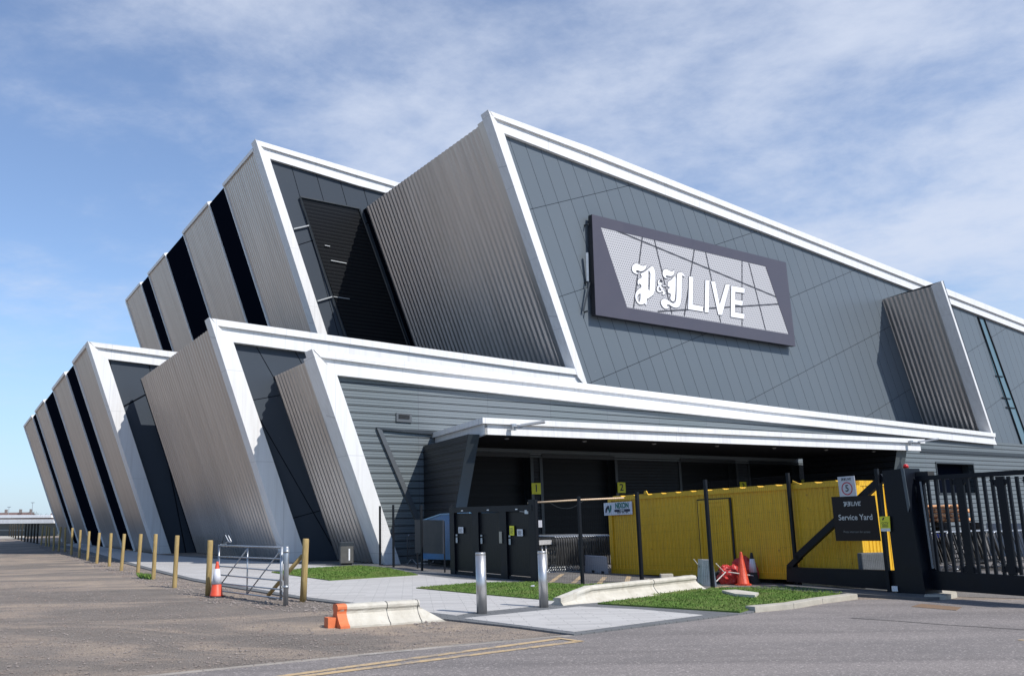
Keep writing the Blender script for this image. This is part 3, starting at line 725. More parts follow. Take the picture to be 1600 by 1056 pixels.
mb.prism([fu(dock[9], 0, OS), fu(Uend, 0, OS), fu(Uend, ze, OS), fu(hU1+3, ze+.1, OS), fu(dock[9], topz(dock[9]), OS)], -NN*0.3, SIDING, holes=[[fu(hU0, hz0, OS), fu(hU1, hz0, OS), fu(hU1, hz1, OS), fu(hU0, hz1, OS)]])
mb.build('ribbed_siding', None, AR, UV)
mb = MB(); mb.prism([fu(hU0-.2, hz0-.2, OS+.7), fu(hU1+.2, hz0-.2, OS+.7), fu(hU1+.2, hz1+.2, OS+.7), fu(hU0-.2, hz1+.2, OS+.7)], -NN*.1, GLASSD); o = mb.build('high_window', None, AR)
mb = MB()
for z_ in (hz0, hz1): mb.box(fu(hU0-.1, z_-.05, OS-.04), u*(hU1-hU0+.2), -NN*.74, Z*.1, DARKTRIM)
for U_ in (hU0-.1, hU1): mb.box(fu(U_, hz0, OS-.04), u*.1, -NN*.74, Z*(hz1-hz0), DARKTRIM)
mb.build('frame', None, o)
mb = MB(); zf = hit((1500, 706), PS).z; mb.box(fu((hit((1437, 703), PS)-G3).dot(u), zf-.12, OS-.05), u*40, NN*.02, Z*.2, DARKTRIM); mb.build('flashing', None, AR)
for i in range(0, 9, 2):
    a = dock[i]-(1.7 if i == 0 else 0); b = dock[i+1]
    mb = MB(); mb.prism([fu(a-.1, 0, OS+.45), fu(b+.1, 0, OS+.45), fu(b+.1, zdoor+.1, OS+.45), fu(a-.1, zdoor+.1, OS+.45)], -NN*0.1, DOORM)
    d = mb.build('dock_door', None, AR, UV)
    mb = MB(); mb.box(fu(b, 0, OS-.05), u*.16, -NN*.5, Z*zdoor, DARKTRIM); mb.box(fu(a-.16, 0, OS-.05), u*.16, -NN*.5, Z*zdoor, DARKTRIM); mb.box(fu(a, zdoor-.02, OS-.05), u*(b-a), -NN*.5, Z*.16, DARKTRIM)
    mb.build('frame', None, d)
# leaning post and lintel in the left bay, vent
mb = MB(); pl = PF(OS-.1)
mb.prism(H(pl, (589, 668.5), (596.5, 670.5), (690, 886), (681, 886)), -NN*.15, mat('grey_post', (0.085, 0.095, 0.105), 0.45)); mb.build('leaning_post', None, AR)
mb = MB(); mb.prism(H(pl, (589, 667.5), (690, 675), (690, 680), (596, 671.5)), -NN*.2, DARKTRIM); mb.build('lintel', None, AR)
mb = MB(); pl = PF(OS-.06)
v = H(pl, (619.5, 644.5), (643.5, 646.5), (643.5, 660), (619.5, 658.5)); mb.prism(v, -NN*.1, mat('vent_grey', (0.08, 0.09, 0.1), 0.5)); o = mb.build('vent', None, AR)
mb = MB(); pl = PF(OS-.09)
for k in range(3):
    y = 647+k*2.4; mb.prism(H(pl, (623.5, y), (640.5, y+1.2), (640.5, y+2.4), (623.5, y+1.2)), -NN*.02, RUBBER)
mb.build('louvre', None, o)

# --- canopy over the docks
cb = hit((675, 676), PS); zc_ = cb.z
c1 = gnd(754, 652, zc_); c2 = gnd(1445, 686, zc_)
PC = vplane(c1, c2); cd = PC[2]; cn = Vector((cd.y, -cd.x, 0))
if cn.dot(NN) < 0: cn = -cn
sdir = (cb-c1); sdir.z = 0; sl = sdir.length; sdir.normalize()
PCS = (c1, Vector((sdir.y, -sdir.x, 0)))
cz = hit((751.4, 677.6), PC).z; cgz = hit((753, 661), PC).z
backR = fu((c2-G3).dot(u), 0, OS)
mb = MB()
tp = [c1, c2, Vector((backR.x, backR.y, zc_)), cb]
mb.prism([p for p in tp], (0, 0, cgz-zc_), WHITE)
mb.build('canopy_roof_edge', None, AR, UV)
mb = MB(); ins = 0.13
i1 = c1+sdir*ins+cd*ins; i2 = c2-cd*0.25+sdir*ins
f1, f2, f3 = i1.copy(), i2.copy(), cb+cd*.1
f1.z = f2.z = f3.z = cgz-.002
gl = [Vector((p.x, p.y, cgz)) for p in (i1, i2)]
zb_ = cz
# front fascia lower strip
mb.prism([Vector((i1.x, i1.y, cgz)), Vector((i2.x, i2.y, cgz)), Vector((i2.x-.0, i2.y, zb_)), Vector((i1.x, i1.y, zb_))], -cn*.12, WHITE)
s1, s2 = hit((677.5, 682), PCS), hit((677.5, 701.8), PCS); s3 = hit((693, 699.6), PCS); 
off = cd*ins
mb.prism([Vector((i1.x, i1.y, cgz)), Vector((i1.x, i1.y, zb_)), Vector((s3.x, s3.y, s3.z))+off, Vector((cb.x, cb.y, s2.z))+off, Vector((cb.x, cb.y, cgz))+off], cd*.12, WHITE)
mb.build('canopy_fascia', None, AR, UV)
mb = MB(); mb.prism([i1+cd*.12-cn*.12-Z*(zc_-zb_-.03), i2-cn*.12-Z*(zc_-zb_-.03), Vector((backR.x, backR.y, zb_+.03)), Vector((cb.x, cb.y, zb_+.03))+cd*.25], (0, 0, 0.08), SOFFIT)
for k in range(7):
    f = (k+.5)/7; p = i1.lerp(i2, f)-cn*1.3; p.z = zb_-.02; mb.lathe([(0.02, 0), (.09, .02), (.09, .06)], p, 10, mat('downlight', (.3, .3, .3), .4) if k == 0 else bpy.data.materials['downlight'])
mb.build('canopy_soffit', None, AR)
# wing wall carrying the canopy's left end
mb = MB(); nw = cd
off = cd*-0.42
wp = [hit(p, (PCS[0]+off, PCS[1])) for p in ((729.5, 690), (712, 792))]
wl = drop(*wp); wbk = Vector((cb.x, cb.y, 0))+off-sdir*.0
tb = Vector((cb.x, cb.y, zb_+.02))+off; tf = wp[0]+(wp[0]-wp[1])*((zb_+.02-wp[0].z)/(wp[0].z-wp[1].z))
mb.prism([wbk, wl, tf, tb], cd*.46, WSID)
mb.build('wing_wall', None, AR, lambda P: ((P-cb).dot(sdir)+30, P.z))
mb = MB(); e = 0.03
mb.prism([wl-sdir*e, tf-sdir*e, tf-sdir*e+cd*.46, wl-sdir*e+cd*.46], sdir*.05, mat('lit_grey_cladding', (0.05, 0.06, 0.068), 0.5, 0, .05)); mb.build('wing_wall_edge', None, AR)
# right wing wall
mb = MB(); F_ = hit((1411, 704), PC)-cn*.3; F_.z = zb_+.03; B_ = Vector((backR.x, backR.y, 0))-cd*1.2
lo_ = hit((1396, 742), (F_, Vector((sdir.y, -sdir.x, 0)))); gl_ = drop(F_, lo_)
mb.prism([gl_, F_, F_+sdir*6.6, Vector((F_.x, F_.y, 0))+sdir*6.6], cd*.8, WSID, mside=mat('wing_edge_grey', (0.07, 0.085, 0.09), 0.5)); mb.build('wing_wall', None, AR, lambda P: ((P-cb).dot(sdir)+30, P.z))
# floodlights on the canopy edge
def floodlight(px, py):
    p = hit((px, py), PC)+cn*.02
    mb = MB(); mb.box(p-cd*.09-Z*.12, cd*.18, cn*.12, Z*.22, GALV)
    mb.tube([p+cn*.06, p+cn*.45-Z*.04+cd*.1], .04, GALV, 6)
    a = p+cn*.4-Z*.02+cd*.05; d1 = (cd*.75+cn*.65).normalized(); d2 = Vector((d1.y, -d1.x, 0))
    o = mb.build('floodlight_bracket', None, AR)
    mb = MB(); L = .85
    top = [a+d2*.10, a-d2*.10, a+d1*L-d2*.22+Z*.10, a+d1*L+d2*.22+Z*.10]
    mb.prism(top, (0, 0, .07), mat('lamp_grey', (.45, .46, .47), .45)); mb.build('lamp_head', None, o)
floodlight(800, 667); floodlight(1421, 691.5)

# ------------------------------------------------------------------ big P&J LIVE sign
PSG = PF(O2-0.28)
SG = thing('arena_sign', 'large aubergine framed sign reading P&J LIVE in white letters on the grey wall', 'sign', hit((931, 492), PSG))
outer = H(PSG, (925, 335), (1228, 410), (1243, 541), (931, 492))
c7 = lambda x, y: (880+x/4, 310+y/4)
scr = [(938.7, 355), (1196.2, 416), (1232.5, 522), (980, 480.5)]
mb = MB(); mb.prism(outer, -NN*.04, SIGNF, holes=[H(PSG, *scr)]); mb.build('frame', None, SG)
mb = MB(); mb.prism([p-NN*.045 for p in outer], -NN*.26, SIGNB); mb.build('box', None, SG)
mb = MB(); mb.prism([p-NN*.02 for p in H(PSG, *scr)], -NN*.02, DOTS); scn = mb.build('perforated_screen', None, SG, UV)
mb = MB(); LN = mat('screen_line', (0.045, 0.045, 0.055), .5)
for a, b in [((330, 200), (1330, 615)), ((590, 707), (1345, 660)), ((495, 240), (440, 685)), ((570, 258), (680, 722)), ((820, 318), (757, 735)), ((890, 335), (985, 775)), ((1118, 392), (1118, 798)), ((1160, 402), (1265, 822))]:
    A, B = H(PF(O2-0.27), c7(*a), c7(*b)); d = (B-A).normalized(); n = d.cross(NN)*.045
    mb.prism([A-n, B-n, B+n, A+n], -NN*.012, LN)
mb.build('line', None, scn)
def chaikin(pts, k=2):
    for _ in range(k):
        q = []
        for i in range(len(pts)):
            a, b = pts[i], pts[(i+1) % len(pts)]
            if isinstance(a, tuple): a = Vector(a)
            if isinstance(b, tuple): b = Vector(b)
            q += [a*.78+b*.22, a*.22+b*.78]
        pts = q
    return [tuple(p) for p in pts]
cP = lambda x, y: (980+x/11.73, 400+y/11.733)
cL = lambda x, y: (1060+x/11.736, 420+y/11.733)
def ribbon(path, wd):
    path = [Vector(p) for p in path]; l = []; r = []
    for i, p in enumerate(path):
        d = path[min(i+1, len(path)-1)]-path[max(i-1, 0)]; d.normalize(); n = Vector((-d.y, d.x))*wd[i]/2
        l.append(tuple(p+n)); r.append(tuple(p-n))
    return l+r[::-1]
amp1 = ribbon([(693, 545), (668, 575), (648, 608), (628, 640), (598, 658), (568, 645), (552, 612), (560, 575), (588, 545), (618, 518), (633, 482), (620, 448), (597, 440), (574, 455), (570, 490), (590, 535), (625, 590), (655, 640), (675, 672), (690, 690)], [20, 20, 18, 22, 26, 30, 30, 30, 24, 24, 26, 22, 20, 24, 26, 30, 32, 32, 30, 22])
amp2 = [(648, 536), (705, 542), (703, 556), (646, 550)]; amp3 = [(640, 694), (662, 668), (695, 690), (672, 712), (650, 712)]
GLY = {
 'letter_p': [([(85, 230), (95, 175), (140, 138), (200, 145), (250, 175), (300, 185), (335, 170), (352, 155), (350, 200), (330, 240), (290, 275), (235, 282), (200, 265), (165, 262), (155, 285), (170, 310), (205, 312), (190, 332), (160, 330), (115, 305), (90, 270)], [], 1, cP),
   ([(240, 322), (300, 300), (360, 262), (410, 215), (455, 178), (490, 225), (512, 300), (515, 400), (505, 690), (370, 790), (358, 765), (352, 900), (345, 905), (318, 865), (285, 888), (240, 892), (195, 870), (160, 815), (145, 750), (152, 690), (175, 640), (215, 600), (255, 580), (262, 545), (235, 510), (205, 510), (215, 535), (200, 530), (188, 490), (195, 440), (225, 415), (258, 408), (265, 370), (250, 345)], [[(385, 270), (375, 600), (408, 640), (425, 330), (405, 275)], [(245, 690), (205, 700), (182, 745), (190, 810), (220, 850), (240, 800)]], 1, cP)],
 'ampersand': [(amp1, [], 0, cP), (amp2, [], 0, cP), (amp3, [], 0, cP)],
 'letter_j': [([(645, 310), (665, 250), (715, 238), (760, 265), (810, 285), (845, 275), (862, 240), (862, 310), (840, 355), (800, 372), (750, 365), (715, 355), (700, 380), (715, 400), (745, 398), (725, 415), (690, 405), (655, 365)], [], 1, cP),
   ([(887, 350), (840, 395), (810, 440), (765, 455), (740, 490), (738, 560), (770, 568), (800, 575), (765, 590), (742, 620), (745, 675), (790, 685), (800, 720), (785, 775), (800, 810), (830, 835), (860, 825), (875, 760), (885, 600)], [], 1, cP),
   ([(905, 360), (925, 310), (975, 295), (1020, 315), (1048, 355), (1050, 385), (1020, 360), (998, 360), (995, 700), (985, 830), (965, 910), (920, 950), (860, 945), (810, 920), (770, 890), (730, 890), (720, 905), (740, 925), (765, 925), (745, 965), (700, 970), (650, 935), (615, 870), (625, 810), (665, 782), (720, 790), (780, 840), (830, 868), (870, 862), (895, 820), (903, 700)], [], 1, cP)],
 'letter_l': [([(195, 140), (270, 150), (258, 655), (448, 690), (446, 785), (177, 740)], [], 0, cL)],
 'letter_i': [([(493, 205), (566, 212), (552, 803), (480, 795)], [], 0, cL)],
 'letter_v': [([(595, 228), (670, 235), (755, 660), (865, 285), (940, 292), (800, 848), (730, 840)], [], 0, cL)],
 'letter_e': [([(968, 310), (1212, 355), (1210, 445), (1038, 425), (1035, 565), (1178, 590), (1172, 675), (1035, 655), (1032, 795), (1210, 830), (1206, 920), (958, 880)], [], 0, cL)]}
LOGO = []      # outlines in metres on the sign plane, reused on the small signs
for nm, shapes in GLY.items():
    mb = MB(); mb2 = MB()
    for (o_, hs, sm, fn) in shapes:
        oo = chaikin(o_, 1) if sm else o_
        tr = lambda L: [hit(fn(*p), PF(O2-0.285)) for p in L]
        pts = tr(oo); hh = [tr(h) for h in hs]
        mb.prism([p+NN*.012 for p in pts], -NN*.02, LETTER, holes=[[p+NN*.012 for p in h] for h in hh])
        LOGO.append(([UV(p) for p in pts], [[UV(p) for p in h] for h in hh]))
        for lp in [pts]+hh:      # dark outline drawn round each letter on the screen
            cen = sum(lp, Vector())/len(lp)
            k = len(lp)
            for i in range(k):
                a, b = lp[i], lp[(i+1) % k]; d = (b-a)
                if d.length < 1e-4: continue
                d.normalize(); n = d.cross(NN)*.035
                mb2.add([a-n-NN*.002*0, b-n, b+n, a+n], [[0, 1, 2, 3]], LN)
    lt = mb.build(nm, None, SG); mb2.v = [p+NN*.003 for p in mb2.v]; mb2.build('outline', None, lt)
_x0 = min(p[0] for s in LOGO for p in s[0]); _x1 = max(p[0] for s in LOGO for p in s[0]); _y0 = min(p[1] for s in LOGO for p in s[0]); _y1 = max(p[1] for s in LOGO for p in s[0])
def logo(mb, cen, xd, yd, width, m, n, off=.004):
    k = width/(_x1-_x0)
    f = lambda p: cen+xd*((p[0]-(_x0+_x1)/2)*k)+yd*((p[1]-(_y0+_y1)/2)*k)+n*off
    for o_, hs in LOGO:
        loops = [[f(p) for p in o_]]+[[f(p) for p in h] for h in hs]; flat_ = [p for l in loops for p in l]
        mb.add(flat_, [list(t) for t in tessellate_polygon(loops)], m)
# brackets on the left side of the sign
mb = MB()
for ya, yb, r in [(395, 440, .09), (442, 486, .06)]:
    A, B = hit((917 if ya < 440 else 921, ya), PF(O2-0.1)), hit((918 if ya < 440 else 911.5, yb), PF(O2+0.05)); mb.tube([A, B], r, GALV if ya < 440 else DARKTRIM, 4)
for y in (350, 440, 486): mb.tube([hit((919, y), PF(O2-.1)), hit((919, y), PF(O2-.1))-NN*.3], .05, DARKTRIM, 4)
mb.build('bracket', None, SG)

# ------------------------------------------------------------------ dock number signs
for k, (x, y, txt, where) in enumerate([(838, 763, '1', 'left-hand pier between the docks, digit one'), (971.3, 761.5, '2', 'wide pier above the container end, digit two'), (1161.5, 760, '3', 'pier behind the container, digit three'), (1257.5, 756, '4', 'rightmost visible pier over the container, digit four')]):
    pl = PF(OS-.12); c = hit((x, y), pl); s = [.30, .28, .30, .30][k]
    sx_, sy_ = .255, .29
    t = thing('dock_number_sign', 'yellow dock number sign on the '+where, 'sign', c, 'yellow dock number signs')
    mb = MB(); mb.prism([c-u*sx_-Z*sy_*.82, c+u*sx_-Z*sy_*.82, c+u*sx_+Z*sy_*.82, c-u*sx_+Z*sy_*.82], -NN*.02, YELLOWS); mb.build('plate', None, t)
    mb = MB(); text_mesh(mb, txt, c, u, Z, .44, BLACKL, .006, nrm=NN, sx=1.15, bold=.015); mb.build('digit', None, t)

# ------------------------------------------------------------------ grass
def m_grass(name, a, b_, c_):
    m = mat(name, a, 0.85, spec=0.2); b = NB(m)
    f = b.noise(b.co('Object'), 1.3, 5, 0.6); g = b.noise(b.co('Object'), 30, 3, 0.7)
    c = b.ramp(g, [(0.3, a), (0.6, b_)]); c = b.mix(b.ramp(f, [(0.45, (0, 0, 0)), (0.75, (0.6, 0.6, 0.6))]), c, c_)
    b.base(c); b.bump(g, 0.8, 0.03); return m
GRASS = m_grass('lawn_green', (0.075, 0.145, 0.022), (0.135, 0.235, 0.05), (0.24, 0.24, 0.09))
SOIL = m_grass('lawn_base', (0.06, 0.105, 0.02), (0.11, 0.175, 0.035), (0.21, 0.19, 0.08))
def inside(p, poly):
    c = False; j = len(poly)-1
    for i in range(len(poly)):
        a, b = poly[i], poly[j]
        if (a.y > p.y) != (b.y > p.y) and p.x < (b.x-a.x)*(p.y-a.y)/(b.y-a.y)+a.x: c = not c
        j = i
    return c
def scatter(poly, n, rnd=random):
    x0, x1 = min(p.x for p in poly), max(p.x for p in poly); y0, y1 = min(p.y for p in poly), max(p.y for p in poly); o = []
    while len(o) < n:
        p = Vector((rnd.uniform(x0, x1), rnd.uniform(y0, y1), 0))
        if inside(p, poly): o.append(p)
    return o
def area(poly): return abs(sum(poly[i].x*poly[(i+1) % len(poly)].y-poly[(i+1) % len(poly)].x*poly[i].y for i in range(len(poly))))/2
def lawn(pxs, z=0.055, dens=800, h=0.028, edge=True):
    poly = [gnd(*p, 0.03) for p in pxs]
    mb = MB(); mb.prism([Vector((p.x, p.y, 0.0)) for p in poly], (0, 0, z), SOIL)
    # blades, in tufts
    n = int(area(poly)*dens); vs = []; fs = []
    for p in scatter(poly, n):
        k = len(vs); a = random.uniform(0, 2*pi); hh = h*random.uniform(.5, 1.5); wd = random.uniform(.006, .012); ln = random.uniform(.2, .9)*hh
        d = Vector((cos(a), sin(a), 0)); t = Vector((-sin(a), cos(a), 0)); b_ = Vector((p.x, p.y, z-.005))
        vs += [b_-d*wd, b_+d*wd, b_+t*ln*.3+Z*hh*.6+d*wd*.6, b_+t*ln+Z*hh]; fs += [[k, k+1, k+2], [k, k+2, k+3]]
    mb.add(vs, fs, GRASS)
    o = mb.build('grass', None); tag(o, 'short green grass beside the pale paving', 'grass', kind='stuff'); return o
lawn([(424, 894.5), (475, 888.5), (560, 884), (607, 888), (653, 898.3), (515, 907)])
lawn([(650, 919), (745, 911), (831, 910), (908, 914.2), (1001, 910), (1094, 912), (1098, 922), (940, 938), (858, 938), (841, 936.5), (745, 928)])
lawn([(934, 943.5), (1107, 921), (1110, 919.5), (1241, 918), (1322, 927), (1284, 933), (1236, 939.5), (1183, 948.5), (1156, 957), (1059, 951)])
# small weeds at the foot of a post
lawn([(213, 896), (243, 899), (238, 904), (218, 902)], z=0.02, dens=900, h=0.07)
# flat slab in the grass, litter
mb = MB(); mb.prism([gnd(*p, .05) for p in [(1128, 926), (1150, 925), (1186, 930), (1180, 934), (1150, 932)]], (0, 0, .06), CONC)
o = mb.build('paving_slab', None, loc=gnd(1155, 930)); tag(o, 'loose pale slab lying in the grass near the tall fence post', 'slab')
mb = MB(); mb.box(gnd(1033, 904, .06), Vector((.33, .02, 0)), Vector((0, .16, 0)), Z*.12, CONC); o = mb.build('stone_block', None, loc=gnd(1040, 904), bevel=.02); tag(o, 'small pale stone block in the grass behind the long concrete barrier', 'block')
mb = MB(); mb.add([gnd(829, 915.5, .09), gnd(835, 915.8, .10), gnd(836, 914.2, .12), gnd(830, 913.8, .09)], [[0, 1, 2, 3]], PAPER); mb.prism([gnd(831, 915.5, .07), gnd(835, 915.5, .07), gnd(834, 914.5, .07)], (0, 0, .02), PAPER)
o = mb.build('litter', None, loc=gnd(832, 915)); tag(o, 'scrap of white litter on the grass by the right bollard', 'litter')

# loose gravel along the posts and over the dirt
STONE = m_grass('mixed_gravel', (0.12, 0.105, 0.095), (0.30, 0.26, 0.235), (0.20, 0.13, 0.10))
def stones(name, poly, n, s0, s1, label):
    vs = []; fs = []
    for p in scatter(poly, n):
        s = random.uniform(s0, s1)**1.0*random.choice((.6, .8, 1, 1.5)); k = len(vs); a = random.uniform(0, 6.28)
        for j in range(4):
            t = a+j*pi/2+random.uniform(-.3, .3); vs.append(Vector((p.x+cos(t)*s*random.uniform(.7, 1.2), p.y+sin(t)*s*random.uniform(.7, 1.2), .002+s*.15)))
        vs.append(Vector((p.x, p.y, s*random.uniform(.5, .9))))
        fs += [[k+j, k+(j+1) % 4, k+4] for j in range(4)]
    mb = MB(); mb.add(vs, fs, STONE); o = mb.build(name, None); tag(o, label, 'gravel', kind='stuff')
stones('gravel', [gnd(*p) for p in [(64, 850), (150, 871), (186, 880), (234, 893), (300, 909.5), (350, 918.5), (477, 939), (565, 949), (690, 970), (690, 985), (560, 965), (440, 955), (330, 944), (270, 925), (200, 905), (120, 878), (60, 856)]], 9000, .012, .035, 'loose mixed gravel along the row of wooden posts')
stones('loose_stones', [gnd(*p) for p in [(-60, 900), (300, 940), (500, 985), (690, 975), (860, 995), (600, 1020), (300, 1056), (60, 1075), (-140, 1060)]], 11000, .007, .02, 'scattered small stones on the compacted dirt')

# ------------------------------------------------------------------ wooden posts
def post_mesh(name, r, h, m, parent):
    mb = MB(); mb.lathe([(r, -.02), (r*1.02, .02), (r*.98, h*.5), (r*.96, h-.015), (r*.86, h)], (0, 0, 0), 14, m); return mb.build(name, None, parent)
pp = [(64.2, 851.4, 822.6), (71.4, 853.3, 823.3), (76.4, 853.6, 824.8), (83.5, 860.5, 825.6), (91.4, 861, 825), (101.2, 862, 825.6), (111.2, 867, 826.7), (123.6, 871, 830), (136.5, 875.6, 832.4), (151, 880, 834.7), (170.6, 884.7, 835.8), (189.5, 891.5, 837.3), (215.3, 896, 837.7), (239.5, 905, 838.5), (272.5, 918, 841.5)]
tops_ = {0: 'farthest pale post of the row, where the row turns dark', 1: 'second pale post from the far end of the row', 2: 'third pale post from the far end, close to its neighbour', 3: 'fourth pale post from the far end of the row', 4: 'fifth pale post from the far end of the row', 5: 'sixth pale post from the far end of the row', 6: 'seventh pale post from the far end, in front of a black door', 7: 'eighth pale post, middle of the row', 8: 'seventh pale post counted from the near end', 9: 'leaning pale post, sixth from the near end', 10: 'fifth pale post from the near end of the row', 11: 'fourth pale post from the near end of the row', 12: 'third pale post from the near end, weeds at its foot', 13: 'second pale post from the near end of the row', 14: 'nearest pale post of the row, on the gravel before the gate'}
proto = thing('wooden_post', 'x', 'post', (0, 0, 0), 'wooden posts along the paving')
pm = MB(); r = .062; pm.lathe([(r, -.02), (r*1.02, .02), (r*.98, .65), (r*.96, 1.285), (r*.86, 1.3)], (0, 0, 0), 14, WOOD); shp = pm.build('wooden_post', None)
bpy.data.objects.remove(proto)
tag(shp, 'x', 'post', 'wooden posts along the paving')
for i, (x, yb, yt) in enumerate(pp):
    p = gnd(x, yb); D = p.y; h = (yb-yt)*D/FPX*1.01
    o = shp if i == 0 else shp.copy()
    if i: SC.collection.objects.link(o)
    o.location = p; o.scale = (1, 1, h/1.3); o['label'] = tops_[i]
    o.rotation_euler = (random.uniform(-.035, .035), radians([1.2, 1.6, 1.3, 1.6, 2.4, 2.2, 2.6, 1.5, 2.2, 3.2, 1.0, 1.9, 1.8, 1.6, 1.3][i]), random.uniform(0, 6))
far = [(14, 839), (17.5, 840), (20.5, 841), (24, 842), (28.5, 843), (33.5, 844.5), (38.5, 845.5), (43, 846.5), (48, 847.5), (53, 848.5), (58, 849.5)]
dsh = None
for i, (x, yb) in enumerate(far):
    p = gnd(x, yb)
    if dsh is None:
        pm = MB(); pm.lathe([(r*1.2, -.02), (r*1.2, 1.3), (r, 1.32)], (0, 0, 0), 10, DWOOD); dsh = pm.build('shade_dark_post', None); o = dsh  # posts of the same row, timber darkened to stand for shade
    else: o = dsh.copy(); SC.collection.objects.link(o)
    tag(o, ORD[i]+' post from the left, darkened for shade, at the far end of the post row', 'post', 'dark far posts in the shade'); o.location = p; o.scale = (1, 1, (yb-819.5)*p.y/FPX/1.3); o.rotation_euler = (0, .02, i)

# two stout posts by the field gate, one braced
t = thing('gate_post', 'stout round timber post left of the metal field gate, behind the cone', 'post', gnd(325, 931), 'stout timber posts by the field gate')
pm = MB(); pm.lathe([(.068, 0), (.066, .6), (.066, 1.26), (.058, 1.28)], gnd(325, 931), 18, WOOD); pm.build('post', None, t); t.children[0].rotation_euler = (0, .01, 0)
pb_ = gnd(473.5, 940)
t = thing('gate_post', 'stout round timber post with a slanting brace, right of the field gate', 'post', pb_, 'stout timber posts by the field gate')
pm = MB(); pm.lathe([(.074, 0), (.07, .6), (.068, 1.30), (.06, 1.32)], pb_, 18, WOOD); q_ = pm.build('post', None, t); q_.rotation_euler = (0, .035, 0)
pm = MB(); A = pb_+Vector((-.05, .1, .95)); Bq = gnd(419, 933)+Z*.05; pm.tube([A, Bq], .045, WOOD, 12); pm.build('brace', None, t)

# ------------------------------------------------------------------ galvanised field gate
ga, gb = gnd(342, 929.5), gnd(446, 944.5); GP = vplane(ga, gb)
t = thing('field_gate', 'galvanised five-bar metal field gate standing on the gravel', 'gate', ga)
def hg(*p): return hit(p, GP)
for a, b in [((342, 851.8), (441, 855)), ((342, 869), (441, 872.8)), ((342, 884), (441, 891.8)), ((342, 897.5), (441, 906.8)), ((342, 910.5), (441, 920.8)), ((342, 922.5), (441, 934.8))]:
    pm = MB(); pm.tube([hg(*a), hg(*b)], .017 if a[1] > 860 else .022, GALV, 8); pm.build('rail', None, t)
pm = MB(); pm.tube([hg(342.3, 850.5), hg(341.6, 924)], .024, GALV, 8); pm.build('stile', None, t)
pm = MB(); pm.tube([hg(440.3, 854), hg(438.9, 936.5)], .032, GALV, 10); pm.build('stile', None, t)
pm = MB(); pm.tube([hg(387, 855), hg(386, 927)], .017, GALV, 8); pm.build('upright', None, t)
for a, b in [((386.5, 857), (345, 912.5)), ((438, 860), (387, 926.5))]:
    pm = MB(); pm.tube([hg(*a), hg(*b)], .015, GALV, 6); pm.build('diagonal_brace', None, t)
pm = MB()
for y in (867.5, 926.5): pm.tube([hg(439.5, y), hg(446.5, y-.4)], .018, GALV, 6); pm.cbox(hg(443, y)-Z*.03, .05, .06, .06, GALV)
pm.build('hinge', None, t)
lt = MB()
A = hg(343, 851); gx = GP[2]
lt.tube([A, hg(345.5, 850)], .012, GALV, 6); lt.tube([hg(346, 851), hg(351, 835.5)], .008, DARKTRIM, 5); lt.tube([hg(347, 851), hg(358, 844.5)], .009, GALV, 5); lt.tube([hg(345, 851), hg(353, 849.7)], .014, GALV, 5)
lt.tube([hg(352.3, 835.7), hg(357.2, 845.3), hg(358.2, 846.3), hg(360.8, 846.4), hg(361.5, 845.4), hg(357, 836.2)], .009, TRIMW, 6); lt.build('latch', None, t)
p = gnd(446.3, 946)
t = thing('steel_hanging_post', 'round galvanised post with hinges at the right end of the field gate', 'post', p)
pm = MB(); pm.lathe([(.053, 0), (.053, 1.17), (.045, 1.185)], p, 18, GALV); pm.build('post', None, t)
pm = MB()
for z_ in (.35, 1.06): pm.lathe([(.06, z_), (.06, z_+.05)], p, 18, GALV)
pm.build('hinge_collar', None, t)

# ------------------------------------------------------------------ traffic cones
def cone(name, label, loc, h, body, sleeve, base, group=None, double=True):
    t = thing(name, label, 'traffic cone', loc, group); L = Vector(loc); r0, r1 = h*.19, h*.035
    R_ = lambda z: r0+(r1-r0)*(z/h)
    mb = MB(); b = h*.27
    pts = [Vector((b*cos(a), b*sin(a), 0)) for a in [radians(q+a_) for q in (22.5, 112.5, 202.5, 292.5) for a_ in (-17, 17)]]
    mb.prism([L+p for p in pts], (0, 0, h*.04), base); mb.build('base', None, t)
    mb = MB(); mb.lathe([(r0*1.12, h*.04), (R_(h*.07), h*.07), (R_(h*.95), h*.95), (r1, h*.985), (r1*.7, h)], L, 24, body); mb.build('cone', None, t)
    if sleeve:
        mb = MB(); mb.lathe([(R_(h*.37)+.007, h*.37), (R_(h*.80)+.007, h*.80)], L, 24, sleeve); mb.build('sleeve', None, t)
    return t
cone('traffic_cone', 'red and white traffic cone standing at the left end of the field gate', gnd(338, 932.5), .80, CONER, CONEW, DARKTRIM)
cone('traffic_cone', 'big plain orange-red traffic cone among the red plastic heap by the yellow container', gnd(1161.5, 914), .78, CONER, None, CONER)
cone('traffic_cone', 'black-topped traffic cone with pale sleeve, right of the plain red cone', gnd(1178, 911.5), .74, RUBBER, CONEW, RUBBER)

